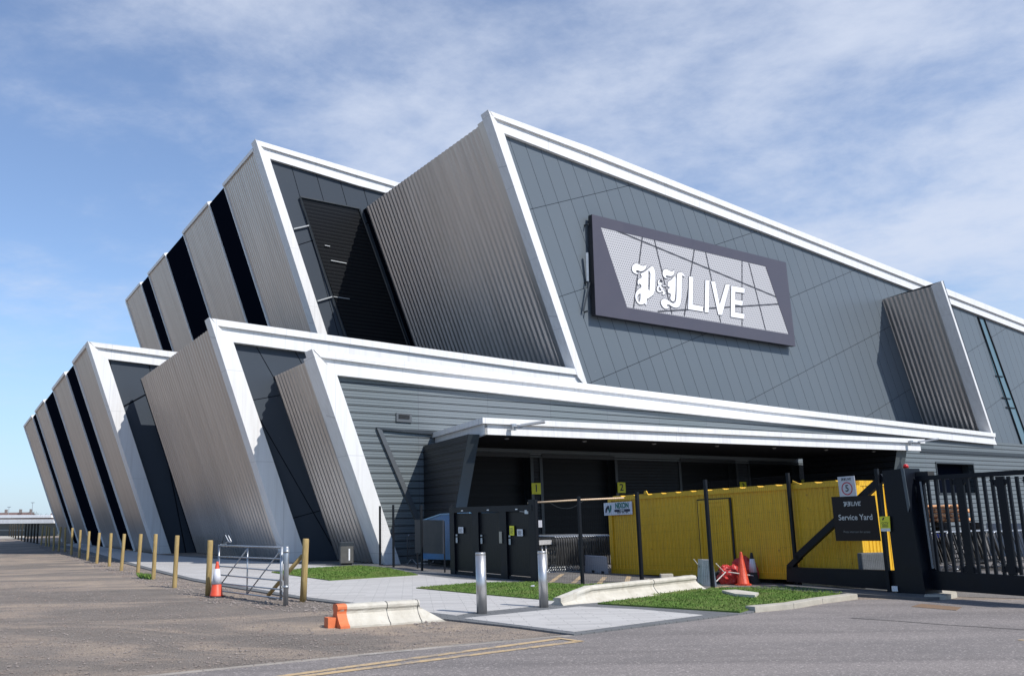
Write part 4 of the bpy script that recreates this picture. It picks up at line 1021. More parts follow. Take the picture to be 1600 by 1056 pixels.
# ------------------------------------------------------------------ concrete barriers
def barrier(label, a, b, h, wd, m, oend=False, taper=0.0):
    # a, b: ground points of the front foot line
    t = thing('concrete_barrier', label, 'barrier', a, 'low concrete road barriers'); d = (b-a); L = d.length; d.normalize(); n = Vector((-d.y, d.x, 0))
    if n.y < 0: n = -n
    prof = [(0, 0), (0, .03), (.07*wd/.6, .09*h/.5), (.15*wd/.6, .19*h/.5), (.20*wd/.6, .29*h/.5), (.195*wd/.6, .34*h/.5), (.165*wd/.6, .39*h/.5), (.165*wd/.6, .44*h/.5), (.20*wd/.6, .49*h/.5), (.30*wd/.6, .5*h/.5)]
    prof = prof+[(wd-x, z) for x, z in prof[::-1]]
    mb = MB(); segs = 26; vs = []; fs = []; k = len(prof)
    for i in range(segs+1):
        s = L*i/segs
        kf = min(1, s/taper) if taper else 1; k2 = min(1, max(0, (s-taper+.55)/.55)) if taper else 1
        pr_ = [((x*k2+(min(.12+.06*(z > .1), x+.12) if x < wd/2 else x)*(1-k2)), z*(.5+.5*kf) if z > .06 else z) for x, z in prof]
        cut = (.42 if oend else .22)
        for x, z in pr_: vs.append(a+d*(s-max(0, (s-(L-.6))/.6)*cut*min(1, z/h/.7))+n*x+Z*(z+random.uniform(-.004, .004)*(z > 0))+n*random.uniform(-.003, .003))
    for i in range(segs):
        for j in range(k-1): fs.append([i*k+j, (i+1)*k+j, (i+1)*k+j+1, i*k+j+1])
    mb.add(vs, fs, m); mb.add(vs, [list(range(k)), [segs*k+j for j in range(k)][::-1]], m)
    for v in mb.v: pass
    body = mb.build('barrier_body', None, t)
    # joints
    jm = MB()
    for f in (.46, .76) if oend else (.62,):
        for (x0, z0), (x1, z1) in zip(prof[:10], prof[1:10]):
            A = a+d*L*f+n*(x0-.004)+Z*(z0+.003); B_ = a+d*L*f+n*(x1-.004)+Z*(z1+.003); jm.tube([A, B_], .006, DARKTRIM, 4)
    jm.build('joint', None, t)
    if oend:
        om = MB(); vs = []
        for s in (-.012, .15):
            for x, z in prof: vs.append(a+d*s+n*(x+(-.008 if x < wd/2 else .008))+Z*(z+.008*(z > .02)))
        fs = [[j, k+j, k+j+1, j+1] for j in range(k-1)]+[list(range(k))]; om.add(vs, fs, ORANGE)
        om.box(a+d*-.16+n*.18+Z*0, d*.16, n*.2, Z*.16, ORANGE); om.build('painted_end', None, t)
    return t
barrier('pale concrete barrier with an orange sprayed end, lying on the dirt', gnd(533, 982), gnd(697, 970), .36, .52, CONC, True)
_a, _b = gnd(936, 943), gnd(1107, 922); _d = (_b-_a).normalized(); _t = (gnd(858, 942)-_a).length*.93
t2_ = barrier('long pale concrete barrier between the two lawns, tapering towards the right bollard', _a-_d*_t, _b, .34, .52, CONC, taper=_t)
# ------------------------------------------------------------------ bollards
for i, (x, y, h, lab) in enumerate([(753.5, 961.5, 1.09, 'nearer left steel bollard on the dark band of paving'), (851, 951.5, 1.06, 'right-hand steel bollard beside the damp kerb block')]):
    p = gnd(x, y)+Vector((0, .1, 0)); t = thing('bollard', lab, 'bollard', p, 'brushed steel bollards'); r = .094 if i == 0 else .087
    mb = MB(); mb.lathe([(r, 0), (r, h-.05)], p, 32, STAIN); mb.build('tube', None, t)
    mb = MB(); mb.lathe([(r*.975, h-.05), (r*.975, h-.038), (r, h-.034), (r, h-.012), (r*.95, h), (r*.3, h+.002)], p, 32, STAIN); mb.build('cap', None, t)

# ------------------------------------------------------------------ litter bin
p = gnd(540, 884)+Vector((0, .25, 0)); t = thing('litter_bin', 'square grey metal litter bin with slot on the paving by the silver wall', 'bin', p); rz = radians(12)
X = Vector((cos(rz), sin(rz), 0)); Y = Vector((-sin(rz), cos(rz), 0)); BINM = dirtied('bin_bronze_grey', (0.15, 0.14, 0.125), .4, .5, .2, 5)
mb = MB(); mb.cbox(p, .38, .38, .1, RUBBER, rz); mb.build('base', None, t)
mb = MB(); mb.cbox(p+Z*.1, .48, .48, .62, BINM, rz); o = mb.build('body', None, t, bevel=.012)
mb = MB(); mb.box(p-Y*.244+X*.06+Z*.2, X*.05, Y*.01, Z*.42, TRIMW); mb.build('handle_slot', None, t)
mb = MB(); mb.cbox(p+Z*.72, .5, .5, .14, DARKTRIM, rz); mb.build('hood', None, t, bevel=.012)

# ------------------------------------------------------------------ mesh fences
def mesh_run(label, pts, tops, skip=(), post_r=.03, extra=None):
    t = thing('mesh_fence', label, 'fence', pts[0])
    for p, h in zip(pts, tops):
        mb = MB(); mb.cbox(p, post_r*2, post_r*2, h, FENCE, .6); mb.build('fence_post', None, t)
    for i in range(len(pts)-1):
        if i in skip: continue
        a, b = pts[i], pts[i+1]; d = (b-a); L = d.length; d.normalize(); h0, h1 = tops[i]-.06, tops[i+1]-.06
        n = Vector((-d.y, d.x, 0))*.0025; vs = []; fs = []
        def wire(p, q, r):
            k = len(vs); dd = (q-p).normalized(); s = (Z if abs(dd.z) < .5 else d)*r
            vs.extend([p-s, p+s, q+s, q-s]); fs.append([k, k+1, k+2, k+3])
        k = int(L/.05)
        for j in range(1, k): wire(a+d*(L*j/k)+Z*.06, a+d*(L*j/k)+Z*(h0+(h1-h0)*j/k), .0016)
        m_ = int(h0/.2)
        for j in range(m_+1): wire(a+Z*(.06+(h0-.06)*j/m_), b+Z*(.06+(h1-.06)*j/m_), .0007)
        mb = MB(); mb.add(vs, fs, FENCE); mb.build('wire_panel', None, t)
    return t
def hgt(x, yb, yt):
    p = gnd(x, yb); return (yb-yt)*p.y/FPX*1.0
fl = [(594, 884, 794.5), (615, 886, 793), (659.5, 893, 793.5), (706, 897.5, 794.5)]
mesh_run('black mesh fence between the white fin and the triple yard gate', [gnd(x, y) for x, y, _ in fl], [hgt(*q) for q in fl])
fr_ = [(841, 910.5, 786.5), (910.5, 914, 782), (1003, 911, 778)]
mesh_run('black mesh fence from the triple yard gate to the yellow container', [gnd(x, y) for x, y, _ in fr_], [hgt(*q) for q in fr_], post_r=.035)
fr2 = [(1003.5, 910.5, 775), (1114, 919.5, 757), (1246.5, 915, 746.5), (1391, 929, 741)]
mesh_run('taller black mesh fence in front of the yellow container, up to the sliding gate', [gnd(x, y) for x, y, _ in fr2[0:]], [hgt(*q) for q in fr2[0:]], post_r=.035)

# ------------------------------------------------------------------ triple yard gate
ya, yb = gnd(707, 897.5), gnd(839, 910); YP = vplane(ya, yb); yx = YP[2]; yn = Vector((yx.y, -yx.x, 0))
if yn.y > 0: yn = -yn
YL = (yb-ya).length
def YG(x, z, o=0.0): return ya+yx*x+Z*z+yn*o
def ypx(x, y): P = hit((x, y), YP); return (P-ya).dot(yx), P.z
HT = ypx(709, 793.5)[1]
TG = thing('yard_gate', 'black steel frame with three solid ribbed doors and paper notices', 'gate', ya)
mb = MB()
xs = [(706, 712.6), (741, 751), (784.5, 795), (831, 840.5)]
for a, b in xs:
    A, B_ = ypx(a+1.5, 900)[0], ypx(b+1.5, 900)[0]; mb.box(YG(A, 0, -.05), yx*(B_-A), yn*.12, Z*(HT if b < 830 else ypx(835, 780)[1]), NAVY)
mb.box(YG(0, HT-.14, -.06), yx*YL, yn*.14, Z*.16, NAVY); mb.box(YG(0, .02, -.04), yx*YL, yn*.08, Z*.1, NAVY)
mb.build('frame', None, TG)
DR = m_louvre('door_rib', (.008, .009, .011), (.014, .015, .018), .09)
for i, (a, b) in enumerate([(712.6, 741), (751, 784.5), (795, 831)]):
    A, B_ = ypx(a+1, 880)[0]+.02, ypx(b+1, 880)[0]-.02
    mb = MB(); mb.box(YG(A, .14, -.03), yx*(B_-A), yn*.05, Z*(HT-.30), DR); d_ = mb.build('door', None, TG, lambda P: (P.z, (P-ya).dot(yx)))
    mb = MB()
    if i: hx = A+.10
    else: hx = A+.09
    mb.cbox(YG(hx, .95, .05), .05, .04, .16, GALV); mb.cbox(YG(hx, 1.15, .05), .05, .05, .05, GALV); mb.build('handle', None, d_)
    mb = MB(); mb.box(YG((A+B_)/2-.05, HT-.1, .07), yx*.1, yn*.02, Z*.03, TRIMW); mb.build('small_lamp', None, d_)
def notice(x0, y0, x1, y1, m, txt, par, txm=BLACKL):
    A = ypx(x0, y1); B_ = ypx(x1, y0); mb = MB(); mb.box(YG(A[0], A[1], .045), yx*(B_[0]-A[0]), yn*.01, Z*(B_[1]-A[1]), m); o = mb.build('notice', None, TG)
    mb = MB(); ww, hh = B_[0]-A[0], B_[1]-A[1]
    for k in range(txt): mb.box(YG(A[0]+ww*.15, A[1]+hh*(.18+.66*k/txt), .0565), yx*ww*random.uniform(.5, .7), yn*.001, Z*hh*.05, txm)
    mb.build('print', None, o)
notice(718.8, 823, 726, 832.5, PAPER, 5, TG); notice(799, 821, 805.4, 836, YELLOWS, 5, TG); notice(810.7, 826.4, 819, 837, PAPER, 6, TG)
A = ypx(784.8, 848); B_ = ypx(788.4, 830); mb = MB(); mb.box(YG(A[0], A[1], .08), yx*(B_[0]-A[0]), yn*.02, Z*(B_[1]-A[1]), mat('lock_plate', (.30, .29, .27), .35, .7)); mb.build('lock_plate', None, TG)
mb = MB(); A = YG(ypx(826, 797)[0], ypx(826, 799.5)[1], .07); mb.cbox(A-Z*.05, .1, .06, .1, TRIMW); mb.tube([A, A-yx*.32+Z*.02], .008, GALV, 4); mb.build('door_closer', None, TG)
# white notice behind the fence
p = hit((842.5, 818), (YP[0]-yn*1.5, YP[1])); t = thing('wall_notice', 'small white square notice just right of the triple gate', 'sign', Vector((p.x, p.y, p.z-.2)))
mb = MB(); mb.box(p-X*.07-Z*.10, Vector((.15, 0, 0)), Vector((0, .02, 0)), Z*.20, PAPER); mb.build('plate', None, t)
mb = MB(); mb.box(p-X*.04+Vector((0, -.003, .01)), Vector((.08, 0, 0)), Vector((0, .002, 0)), Z*.03, BLACKL); mb.build('print', None, t)
# timber pole over the fence
t = thing('timber_pole', 'long pale timber rail lying along the top of the mesh fence', 'pole', gnd(841, 910.5))
A = hit((824.5, 785.5), YP); A = gnd(836, 908)+Z*0; pa = CAM+ray(824.5, 785.6)*((24.3)/ray(824.5, 785.6).y); pb2 = CAM+ray(975, 777.6)*(24.6/ray(975, 777.6).y)
mb = MB(); mb.tube([pa, pa.lerp(pb2, .5)+Z*.01, pb2], .024, mat('bleached_timber', (.62, .45, .30), .7), 6); mb.build('rail', None, t)
mb = MB(); c0_, c1_ = pa.lerp(pb2, .22), pa.lerp(pb2, .58); mb.tube([c0_.lerp(c1_, f)-Z*(.20*4*f*(1-f)) for f in [i/8 for i in range(9)]], .006, DARKTRIM, 4); mb.build('hanging_wire', None, t)

# ------------------------------------------------------------------ blue tank and slate board
BP = vplane(gnd(655, 886)+Vector((0, 1.6, 0)), gnd(712, 893)+Vector((0, 1.6, 0)))
bl = [hit(p, BP) for p in [(660, 813), (675, 808), (690, 803), (735, 801), (735, 875), (660, 873)]]
t = thing('blue_tank', 'blue painted steel tank on low legs behind the slate board', 'tank', Vector((bl[5].x, bl[5].y, 0)))
mb = MB(); bn = Vector((-BP[2].y, BP[2].x, 0)); mb.prism(bl, bn*1.5, BLUE); mb.build('body', None, t)
mb = MB(); ln_ = [p-bn*.02 for p in bl[:4]]; mb.tube(ln_, .03, mat('blue_edge', (.16, .36, .55), .4), 4); mb.build('rim', None, t)
mb = MB()
for p in (bl[5]+BP[2]*.15, bl[4]-BP[2]*.3): mb.cbox(Vector((p.x, p.y, 0))+bn*.2, .08, .08, p.z+.02, DARKTRIM)
mb.build('leg', None, t)
SP = vplane(gnd(649, 889)+Vector((0, .3, 0)), gnd(692, 895.5)+Vector((0, .3, 0))); sb_ = [hit(p, SP) for p in [(648, 811.5), (691.5, 812.5), (692, 865), (648.5, 863.5)]]
t = thing('slate_board', 'dark slate coloured board on two legs behind the mesh fence', 'board', Vector((sb_[3].x, sb_[3].y, 0)))
mb = MB(); sn_ = Vector((-SP[2].y, SP[2].x, 0)); mb.prism(sb_, sn_*.05, BOARD); mb.build('panel', None, t)
mb = MB()
for p, k in ((sb_[3], 0), (sb_[2], 1)):
    q = Vector((p.x, p.y, 0))+SP[2]*(.04 if k == 0 else -.04)+sn_*.07; m2_ = MB(); m2_.cbox(q, .05, .05, sb_[0].z-.05, FENCE); m2_.build('leg', None, t)
# clutter under the tank
t = thing('hose', 'pale hose lying in loops under the blue tank', 'hose', gnd(672, 885))
mb = MB(); pts = [gnd(652, 881)+Z*.04, gnd(664, 882)+Z*.05, gnd(676, 881)+Z*.05, gnd(681, 877)+Z*.22, gnd(684, 873)+Z*.34, gnd(686, 876)+Z*.18, gnd(705, 876)+Z*.05]
mb.tube(pts, .022, WPLAST, 6); mb.build('hose', None, t)
mb = MB(); q = gnd(665, 880); mb.prism([q+Vector((-.12, 0, .1)), q+Vector((.1, 0, .1)), q+Vector((.13, 0, .35)), q+Vector((.02, 0, .28))], (0, .2, 0), WPLAST); o = mb.build('plastic_scrap', None, loc=q); tag(o, 'torn white plastic piece under the slate board', 'scrap')

# ------------------------------------------------------------------ crowd barriers
def crowd_barrier(name, label, cat='barrier', L=2.2, H=1.08, m=GALV, nb=14):
    t = thing(name, label, cat, (0, 0, 0)); c = .12; DM = dirtied('shaded_barrier_steel', (.10, .10, .10), .55, .5, .3, 6)  # dark steel stands for shade between stacked barriers, top rail left bright
    mb = MB(); mb.tube([(0, 0, .2), (0, 0, H-c), (c*.3, 0, H-c*.3)], .017, DM, 6); mb.tube([(L, 0, .2), (L, 0, H-c), (L-c*.3, 0, H-c*.3)], .017, DM, 6); path = [(c*.3, 0, H-c*.3), (c, 0, H), (L-c, 0, H), (L-c*.3, 0, H-c*.3)]
    mb.tube(path, .019, m, 6); mb.tube([(0, 0, .22), (L, 0, .22)], .016, DM, 6); mb.build('frame', None, t)
    mb = MB()
    for i in range(1, nb): mb.tube([(L*i/nb, 0, .22), (L*i/nb, 0, H)], .007, DM, 4, cap=False)
    mb.build('bar', None, t)
    for x in (.3, L-.3):
        mb = MB(); mb.tube([(x, -.28, .0), (x, -.2, .02), (x, 0, .22), (x, .2, .02), (x, .28, 0)], .015, m, 6); mb.build('foot', None, t)
    return t
cbp = crowd_barrier('crowd_barrier', 'x'); cbp['group'] = 'crowd barriers'
def place(rt, loc, rz, label, group, rot=None, first=[True]):
    o = rt if first[0] else dup(rt, loc, rz)
    first[0] = False; o.location = loc; o.rotation_euler = rot or (0, 0, rz); o['label'] = label; o['group'] = group; return o
place(cbp, gnd(603.5, 880.5), radians(62), 'single crowd barrier against the siding, just right of the white fin', 'crowd barriers by the siding')
place(cbp, gnd(637, 882), radians(60), 'single crowd barrier half hidden by the slate board', 'crowd barriers by the siding')
a_ = gnd(872, 895); b_ = gnd(957, 892)
for i in range(24):
    p = a_.lerp(b_, i/23); place(cbp, p, radians(118+random.uniform(-1, 1)), ORD[i]+' crowd barrier from the left in the row beside the yellow container', 'crowd barriers in the row by the container')
for gx_, n_, rz, nm in ((1474, 6, 38, 'left'), (1497, 11, 30, 'middle'), (1572, 10, 30, 'right')):
    a_ = gnd(gx_, 893)
    for i in range(n_):
        p = a_+Vector((.05*i, .09*i, 0)); place(cbp, p, 0, '%s crowd barrier from the front in the %s stack behind the sliding gate' % (ORD[i], nm), 'crowd barriers leaning in the %s stack' % nm, rot=(radians(-12), 0, radians(rz-i*.2)))

# white stand, tub and plastic block near the barrier row
q = gnd(850, 884); t = thing('trestle_stand', 'white topped trestle stand seen above the right bollard', 'stand', q)
mb = MB(); A = CAM+ray(842, 847)*(28/ray(842, 847).y); B_ = CAM+ray(862, 845.5)*(28/ray(862, 845.5).y); mb.box(A-Z*.08, B_-A, Vector((0, .5, 0)), Z*.12, WPLAST); mb.build('top', None, t)
mb = MB()
for f in (.25, .55): p = A.lerp(B_, f); mb.tube([p+Vector((0, .1, -.05)), Vector((p.x+.03, p.y+.1, 0))], .02, WPLAST, 6)
mb.build('leg', None, t)
q = gnd(861, 890); t = thing('plastic_tub', 'grey plastic tub with pale rim between the right bollard and the barrier row', 'tub', q)
mb = MB(); w_ = .36; mb.prism([q+Vector((-.2, 0, 0)), q+Vector((.24, 0, 0)), q+Vector((.2, 0, .5)), q+Vector((-.2, 0, .5))], (0, .5, 0), GPLAST); mb.build('body', None, t)
mb = MB(); mb.box(q+Vector((-.22, -.02, .5)), Vector((.44, 0, 0)), Vector((0, .54, 0)), Z*.07, WPLAST); mb.build('rim', None, t)
q0, q1 = gnd(914, 893.5), gnd(951, 897); d = (q1-q0); n = Vector((0, 1, 0)); t = thing('plastic_barrier', 'grey white moulded plastic road barrier left of the yellow container', 'barrier', q0)
mb = MB(); mb.prism([q0, q1, q1+Z*.50-d*.03, q0+Z*.50+d*.06], n*.4, mat('pale_grey_block', (.38, .38, .40), .6)); mb.build('body', None, t, bevel=.02)
mb = MB()
for f in (.3, .7): mb.box(q0+d*f-n*.004, d*.12, n*.02, Z*.08, RUBBER)
mb.build('fork_slot', None, t)

# ------------------------------------------------------------------ yellow container
A = gnd(955.5, 895.5); dB = gnd(1347, 912.0)
B = CAM+ray(1229, 904.9)*(22.05/ray(1229, 904.9).y); cdx = (B-A).normalized()
LC = (hit((1346.5, 850), vplane(A, B))-A).dot(cdx)
hz_ = Vector((cdx.x, cdx.y, 0)).normalized(); cny = Vector((-hz_.y, hz_.x, 0))
if cny.y < 0: cny = -cny
HC = 2.2; upv = Z
CT = thing('storage_container', 'long yellow corrugated steel storage container with a hire company plate, inside the yard', 'container', A)
def CC(x, y, z): return A+cdx*x+cny*y+Z*z
mb = MB(); pitch = .145; n_ = int((LC-.3)/pitch); vs = []; fs = []; pr = []
for i in range(n_):
    x = .15+i*pitch; pr += [(x, .045), (x+.05, .045), (x+.07, .064), (x+.125, .064)]
pr.append((LC-.15, .035))
for x, o_ in pr: vs += [CC(x, o_, .14), CC(x, o_, HC-.09)]
for i in range(len(pr)-1): fs.append([2*i, 2*i+2, 2*i+3, 2*i+1])
mb.add(vs, fs, YELLOWC)
mb.build('side_wall', None, CT)
mb = MB(); mb.box(CC(0.02, .12, .05), cdx*(LC-.04), cny*2.2, Z*(HC-.1), YELLOWC); mb.build('shell', None, CT)
mb = MB(); mb.box(CC(0, 0, HC-.1), cdx*LC, cny*.12, Z*.1, YELLOWC); mb.box(CC(0, 2.3, HC-.1), cdx*LC, cny*.1, Z*.1, YELLOWC); mb.box(CC(0, 0, .0), cdx*LC, cny*.1, Z*.15, YELLOWC)
for x in (0, LC-.14): mb.box(CC(x, -.002, 0), cdx*.14, cny*.14, Z*HC, YELLOWC)
mb.build('frame', None, CT)
mb = MB(); nx = int(LC/.55)
for i in range(nx): mb.prism([CC(.2+i*.55, .0, HC), CC(.62+i*.55, .0, HC), CC(.56+i*.55, .0, HC+.035), CC(.26+i*.55, .0, HC+.035)], cny*2.4, YELLOWC)
mb.build('roof_rib', None, CT)
mb = MB(); pr = [LC+(-.03 if i % 2 else .0) for i in range(2)]
for i in range(16):
    y0 = .14+i*.13; mb.box(CC(LC-.06, y0, .14), cdx*.05, cny*.085, Z*(HC-.26), YELLOWC)
mb.box(CC(LC-.1, 0, HC-.12), cdx*.1, cny*2.4, Z*.12, YELLOWC); mb.box(CC(LC-.1, .12, .1), cdx*.05, cny*2.2, Z*(HC-.2), YELLOWC); mb.build('end_wall', None, CT)
def cpx(x, y):
    P = hit((x, y), (CC(0, .03, 0), cny)); d = P-CC(0, .03, 0); k = d.dot(hz_)/cdx.dot(hz_); return k, P.z-(A.z+cdx.z*k)
dx0, dz1 = cpx(1095.5, 786); dx1, _ = cpx(1137, 784)
mb = MB(); mb.box(CC(dx0, -.005, .12), cdx*(dx1-dx0), cny*.05, Z*(dz1-.12), YELLOWC); pd = mb.build('personnel_door', None, CT)
mb = MB(); mb.box(CC(dx0-.12, -.004, .1), cdx*.04, cny*.03, Z*(dz1), DWOOD); mb.box(CC(dx1+.08, -.004, .1), cdx*.045, cny*.03, Z*(dz1), DWOOD); mb.box(CC(dx0-.1, -.004, dz1+.08), cdx*(dx1-dx0+.2), cny*.03, Z*.025, DWOOD); mb.build('door_gap_shade', None, pd)  # dark strips drawn as the shade in the gap round the door
mb = MB(); e = .07
mb.box(CC(dx0-e, -.03, .1), cdx*e, cny*.05, Z*(dz1-.1+e), YELLOWC); mb.box(CC(dx1, -.03, .1), cdx*e, cny*.05, Z*(dz1-.1+e), YELLOWC); mb.box(CC(dx0, -.03, dz1), cdx*(dx1-dx0), cny*.05, Z*e, YELLOWC)
for i in range(int((dx1-dx0)/.1)): mb.box(CC(dx0+.05+i*.1, -.015, .16), cdx*.04, cny*.02, Z*(dz1-.24), YELLOWC)
mb.build('door_frame', None, pd)
mb = MB(); ex = cpx(1010, 775)[0]; mb.prism([CC(ex-.1, 0, HC), CC(ex+.1, 0, HC), CC(ex+.03, 0, HC+.12), CC(ex-.03, 0, HC+.12)], cny*.03, YELLOWC); ex = cpx(1241, 760)[0]; mb.prism([CC(ex-.02, 0, HC), CC(ex+.2, 0, HC), CC(ex-.02, 0, HC+.1)], cny*.03, YELLOWC); mb.build('lifting_eye', None, CT)
mb = MB()
for x in (.2, LC*.5, LC-.6): mb.box(CC(x, .2, -.16)*1, cdx*.3, cny*2, Z*.16, DWOOD)
mb.build('bearer', None, CT)
# hire plate
pa_, pz = cpx(947, 805); pb_x, pzt = cpx(989.5, 783.5); zb0 = pz; zt0 = cpx(947, 785.5)[1]
HS = thing('hire_sign', 'white NIXON HIRE plate on the left end of the yellow container', 'sign', CC(pa_, -.02, zb0))
wS = pb_x-pa_; hS = (zt0-zb0); cS = CC((pa_+pb_x)/2, -.045, (zt0+zb0)/2); nS = -cny
mb = MB(); mb.box(CC(pa_, -.04, zb0), cdx*wS, cny*.02, Z*hS, mat('plate_white', (.7, .7, .74), .5)); mb.build('plate', None, HS)
TEAL = mat('teal_print', (.01, .16, .13), .5); INK = mat('navy_print', (.01, .012, .04), .5)
mb = MB(); text_mesh(mb, 'NIXON', cS+cdx*wS*.16+Z*hS*.2, cdx, Z, hS*.60, TEAL, .003, nrm=nS, bold=.04, sx=.78)
o_ = cS+cdx*wS*.16-Z*hS*.17
cap = [o_+cdx*(cos(t)*hS*.1+(wS*.25 if cos(t) > 0 else -wS*.25))+Z*sin(t)*hS*.1+nS*.003 for t in [i*pi/8+pi/16 for i in range(16)]]; mb.add(cap, [list(range(16))], INK)
text_mesh(mb, 'HIRE', o_, cdx, Z, hS*.17, LETTER, .006, nrm=nS, bold=.02, sx=1.5)
for i, c in enumerate('01|2|3'): pass
for i in range(9):
    if i in (3, 6): continue
    q = o_+cdx*(-wS*.17+i*wS*.042)-Z*hS*.2+nS*.003; mb.add([q, q+cdx*wS*.026, q+cdx*wS*.026+Z*hS*.09, q+Z*hS*.09], [[0, 1, 2, 3]], mat('grey_print', (.12, .12, .13), .5) if i == 0 else bpy.data.materials['grey_print'])
e0 = cS-cdx*wS*.30-Z*hS*.02
def pl2(pts, m): mb.add([e0+cdx*x*wS+Z*y*hS+nS*.003 for x, y in pts], [list(range(len(pts)))], m)
pl2([(-.15, -.28), (-.11, -.28), (-.07, .02), (-.01, .2), (.0, .06), (-.02, .32), (-.09, .20), (-.14, .0)], INK)
pl2([(-.06, -.28), (.0, -.25), (.02, -.05), (.035, .33), (.08, .3), (.08, .05), (.04, -.22), (-.01, -.3)], TEAL)
pl2([(-.06, .05), (-.01, .08), (.04, -.22), (-.0, -.26)], TEAL)
mb.build('lettering', None, HS)

# red heap, upright plastic barrier, rods
q0, q1 = gnd(1096, 915.5), gnd(1121, 916.5); d = q1-q0; t = thing('plastic_barrier', 'upright grubby white ribbed plastic barrier beside a tall fence post', 'barrier', q0)
mb = MB(); y_ = Vector((0, .35, 0))
for i in range(7):
    f0, f1 = i/7, (i+.86)/7; g0, g1 = .16+f0*.68, .16+f1*.68
    mb.prism([q0+d*f0, q0+d*f1, q0+d*g1+Z*.60, q0+d*g0+Z*.62], y_, WPLAST)
mb.build('ribbed_body', None, t)
mb = MB(); mb.box(q0+d*.62+Z*.42-y_*.02, d*.2, y_*.05, Z*.12, PAPER); mb.build('sticker', None, t)
REDP = dirtied('torn_red_plastic', (.50, .03, .025), .45, 0, .3, 8)
def blob(name, label, px, r, m, cat, sq=(1, 1, 1), seed=1, n=3):
    rnd = random.Random(seed); bm = bmesh.new(); bmesh.ops.create_icosphere(bm, subdivisions=n, radius=1); c = gnd(*px)
    from mathutils import noise
    for v in bm.verts:
        k = 1+.38*noise.noise(v.co*1.9+Vector((seed*3.1, 0, 0)))+.16*noise.noise(v.co*5+Vector((0, seed, 0))); v.co = Vector((v.co.x*k*sq[0]*r, v.co.y*k*sq[1]*r, max(-.0, v.co.z*k*sq[2]*r+r*sq[2]*.7)))
    me = bpy.data.meshes.new(name); bm.to_mesh(me); bm.free(); me.materials.append(m)
    o = bpy.data.objects.new(name, me); SC.collection.objects.link(o); o.location = c; tag(o, label, cat); return o
blob('plastic_sheet_roll', 'crumpled red plastic heap left of the big plain red cone', (1143, 912.5), .30, REDP, 'plastic heap', (1.0, .7, .9), 3, 4)
blob('plastic_sheet_roll', 'folded red plastic behind and right of the big plain red cone', (1166, 911), .28, REDP, 'plastic heap', (1.0, .5, 1.35), 8, 4)
blob('rubbish_bag', 'black rubbish bag between the white ribbed barrier and the red heap', (1132, 911), .24, RUBBER, 'bag', (1.1, .7, .8), 5, 4)
t = thing('metal_rods', 'loose pale metal rods sticking out of the red heap', 'rods', gnd(1140, 912))
for a, b in [((1119, 880), (1132, 894)), ((1138, 893), (1177, 899)), ((1119, 908), (1134, 893)), ((1084, 873.5), (1093, 885.5))]:
    A_ = CAM+ray(*a)*(22.0/ray(*a).y); B__ = CAM+ray(*b)*(22.3/ray(*b).y); mb = MB(); mb.tube([A_, B__], .012, WPLAST, 5); mb.build('rod', None, t)

# concrete block by the container end
q = gnd(1352, 923); t = None; mb = MB(); mb.box(q, Vector((.56, .09, 0)), Vector((-.03, .16, 0)), Z*.80, dirtied('slate_block', (.11, .12, .13), .9, 0, .3, 5, bump=.3)); o = mb.build('concrete_block', None, loc=q, bevel=.03); tag(o, 'square slate grey concrete block standing at the container end', 'block')

# ------------------------------------------------------------------ sliding gate
sa, sb2 = gnd(1395, 929), gnd(1600, 945); SGP = vplane(sa, sb2); sx = SGP[2]; sn2 = Vector((sx.y, -sx.x, 0))
if sn2.dot(CAM-sa) < 0: sn2 = -sn2
def hs(x, y, o=0.0): return hit((x, y), (sa+sn2*o, SGP[1]))
def bar(mb, a, b, wd, th, m, o=0.0):
    A_, B__ = hs(*a, o), hs(*b, o); d = (B__-A_).normalized(); s = d.cross(sn2).normalized()*wd/2
    mb.prism([A_-s, B__-s, B__+s, A_+s], -sn2*th, m)
SL = thing('sliding_gate', 'black cantilever sliding gate with upright bars across the yard entrance', 'gate', hs(1460, 932))
PXM = 17.5/FPX
mb = MB(); mb.prism([hs(1440, 890), hs(1600, 899.5), hs(1760, 909), hs(1760, 945), hs(1600, 931), hs(1448, 920)], -sn2*.16, NAVY); mb.build('bottom_beam', None, SL)
mb = MB(); mb.prism([hs(1436, 743.5), hs(1600, 733.5), hs(1760, 724), hs(1760, 734), hs(1600, 741), hs(1437, 750.5)], -sn2*.1, NAVY); mb.build('top_rail', None, SL)
stile = {1449, 1515, 1552}
for x in [1449+i*12.4*(1+i*.003) for i in range(24)]:
    big = int(round((x-1449)/12.4)) % 5 == 0
    yt, yb_ = 744, 898; sl_ = (x-565)/(860+6500.); A_ = (x-(860-yt)*sl_-0, yt); B__ = (x+(yb_-860)*sl_+0, yb_)
    mb = MB(); bar(mb, A_, B__, .15 if big else .05, .05, NAVY, -.02); mb.build('stile' if big else 'upright_bar', None, SL)
    if big:
        mb = MB()
        for (px_, py_, s1_) in ((A_[0], 748.5, 1), (B__[0]-1, 894, -1)):
            c_ = hs(px_, py_, -.03)
            for sd_ in (-1, 1): mb = MB(); mb.prism([c_+sx*sd_*.07, c_+sx*sd_*.2, c_+sx*sd_*.07-Z*.14*s1_], -sn2*.03, NAVY); mb.build('gusset', None, SL)
mb = MB(); bar(mb, (1437.5, 752), (1457, 888), .028, .02, mat('pale_edge', (.22, .24, .25), .4), .012); mb.build('edge_strip', None, SL)
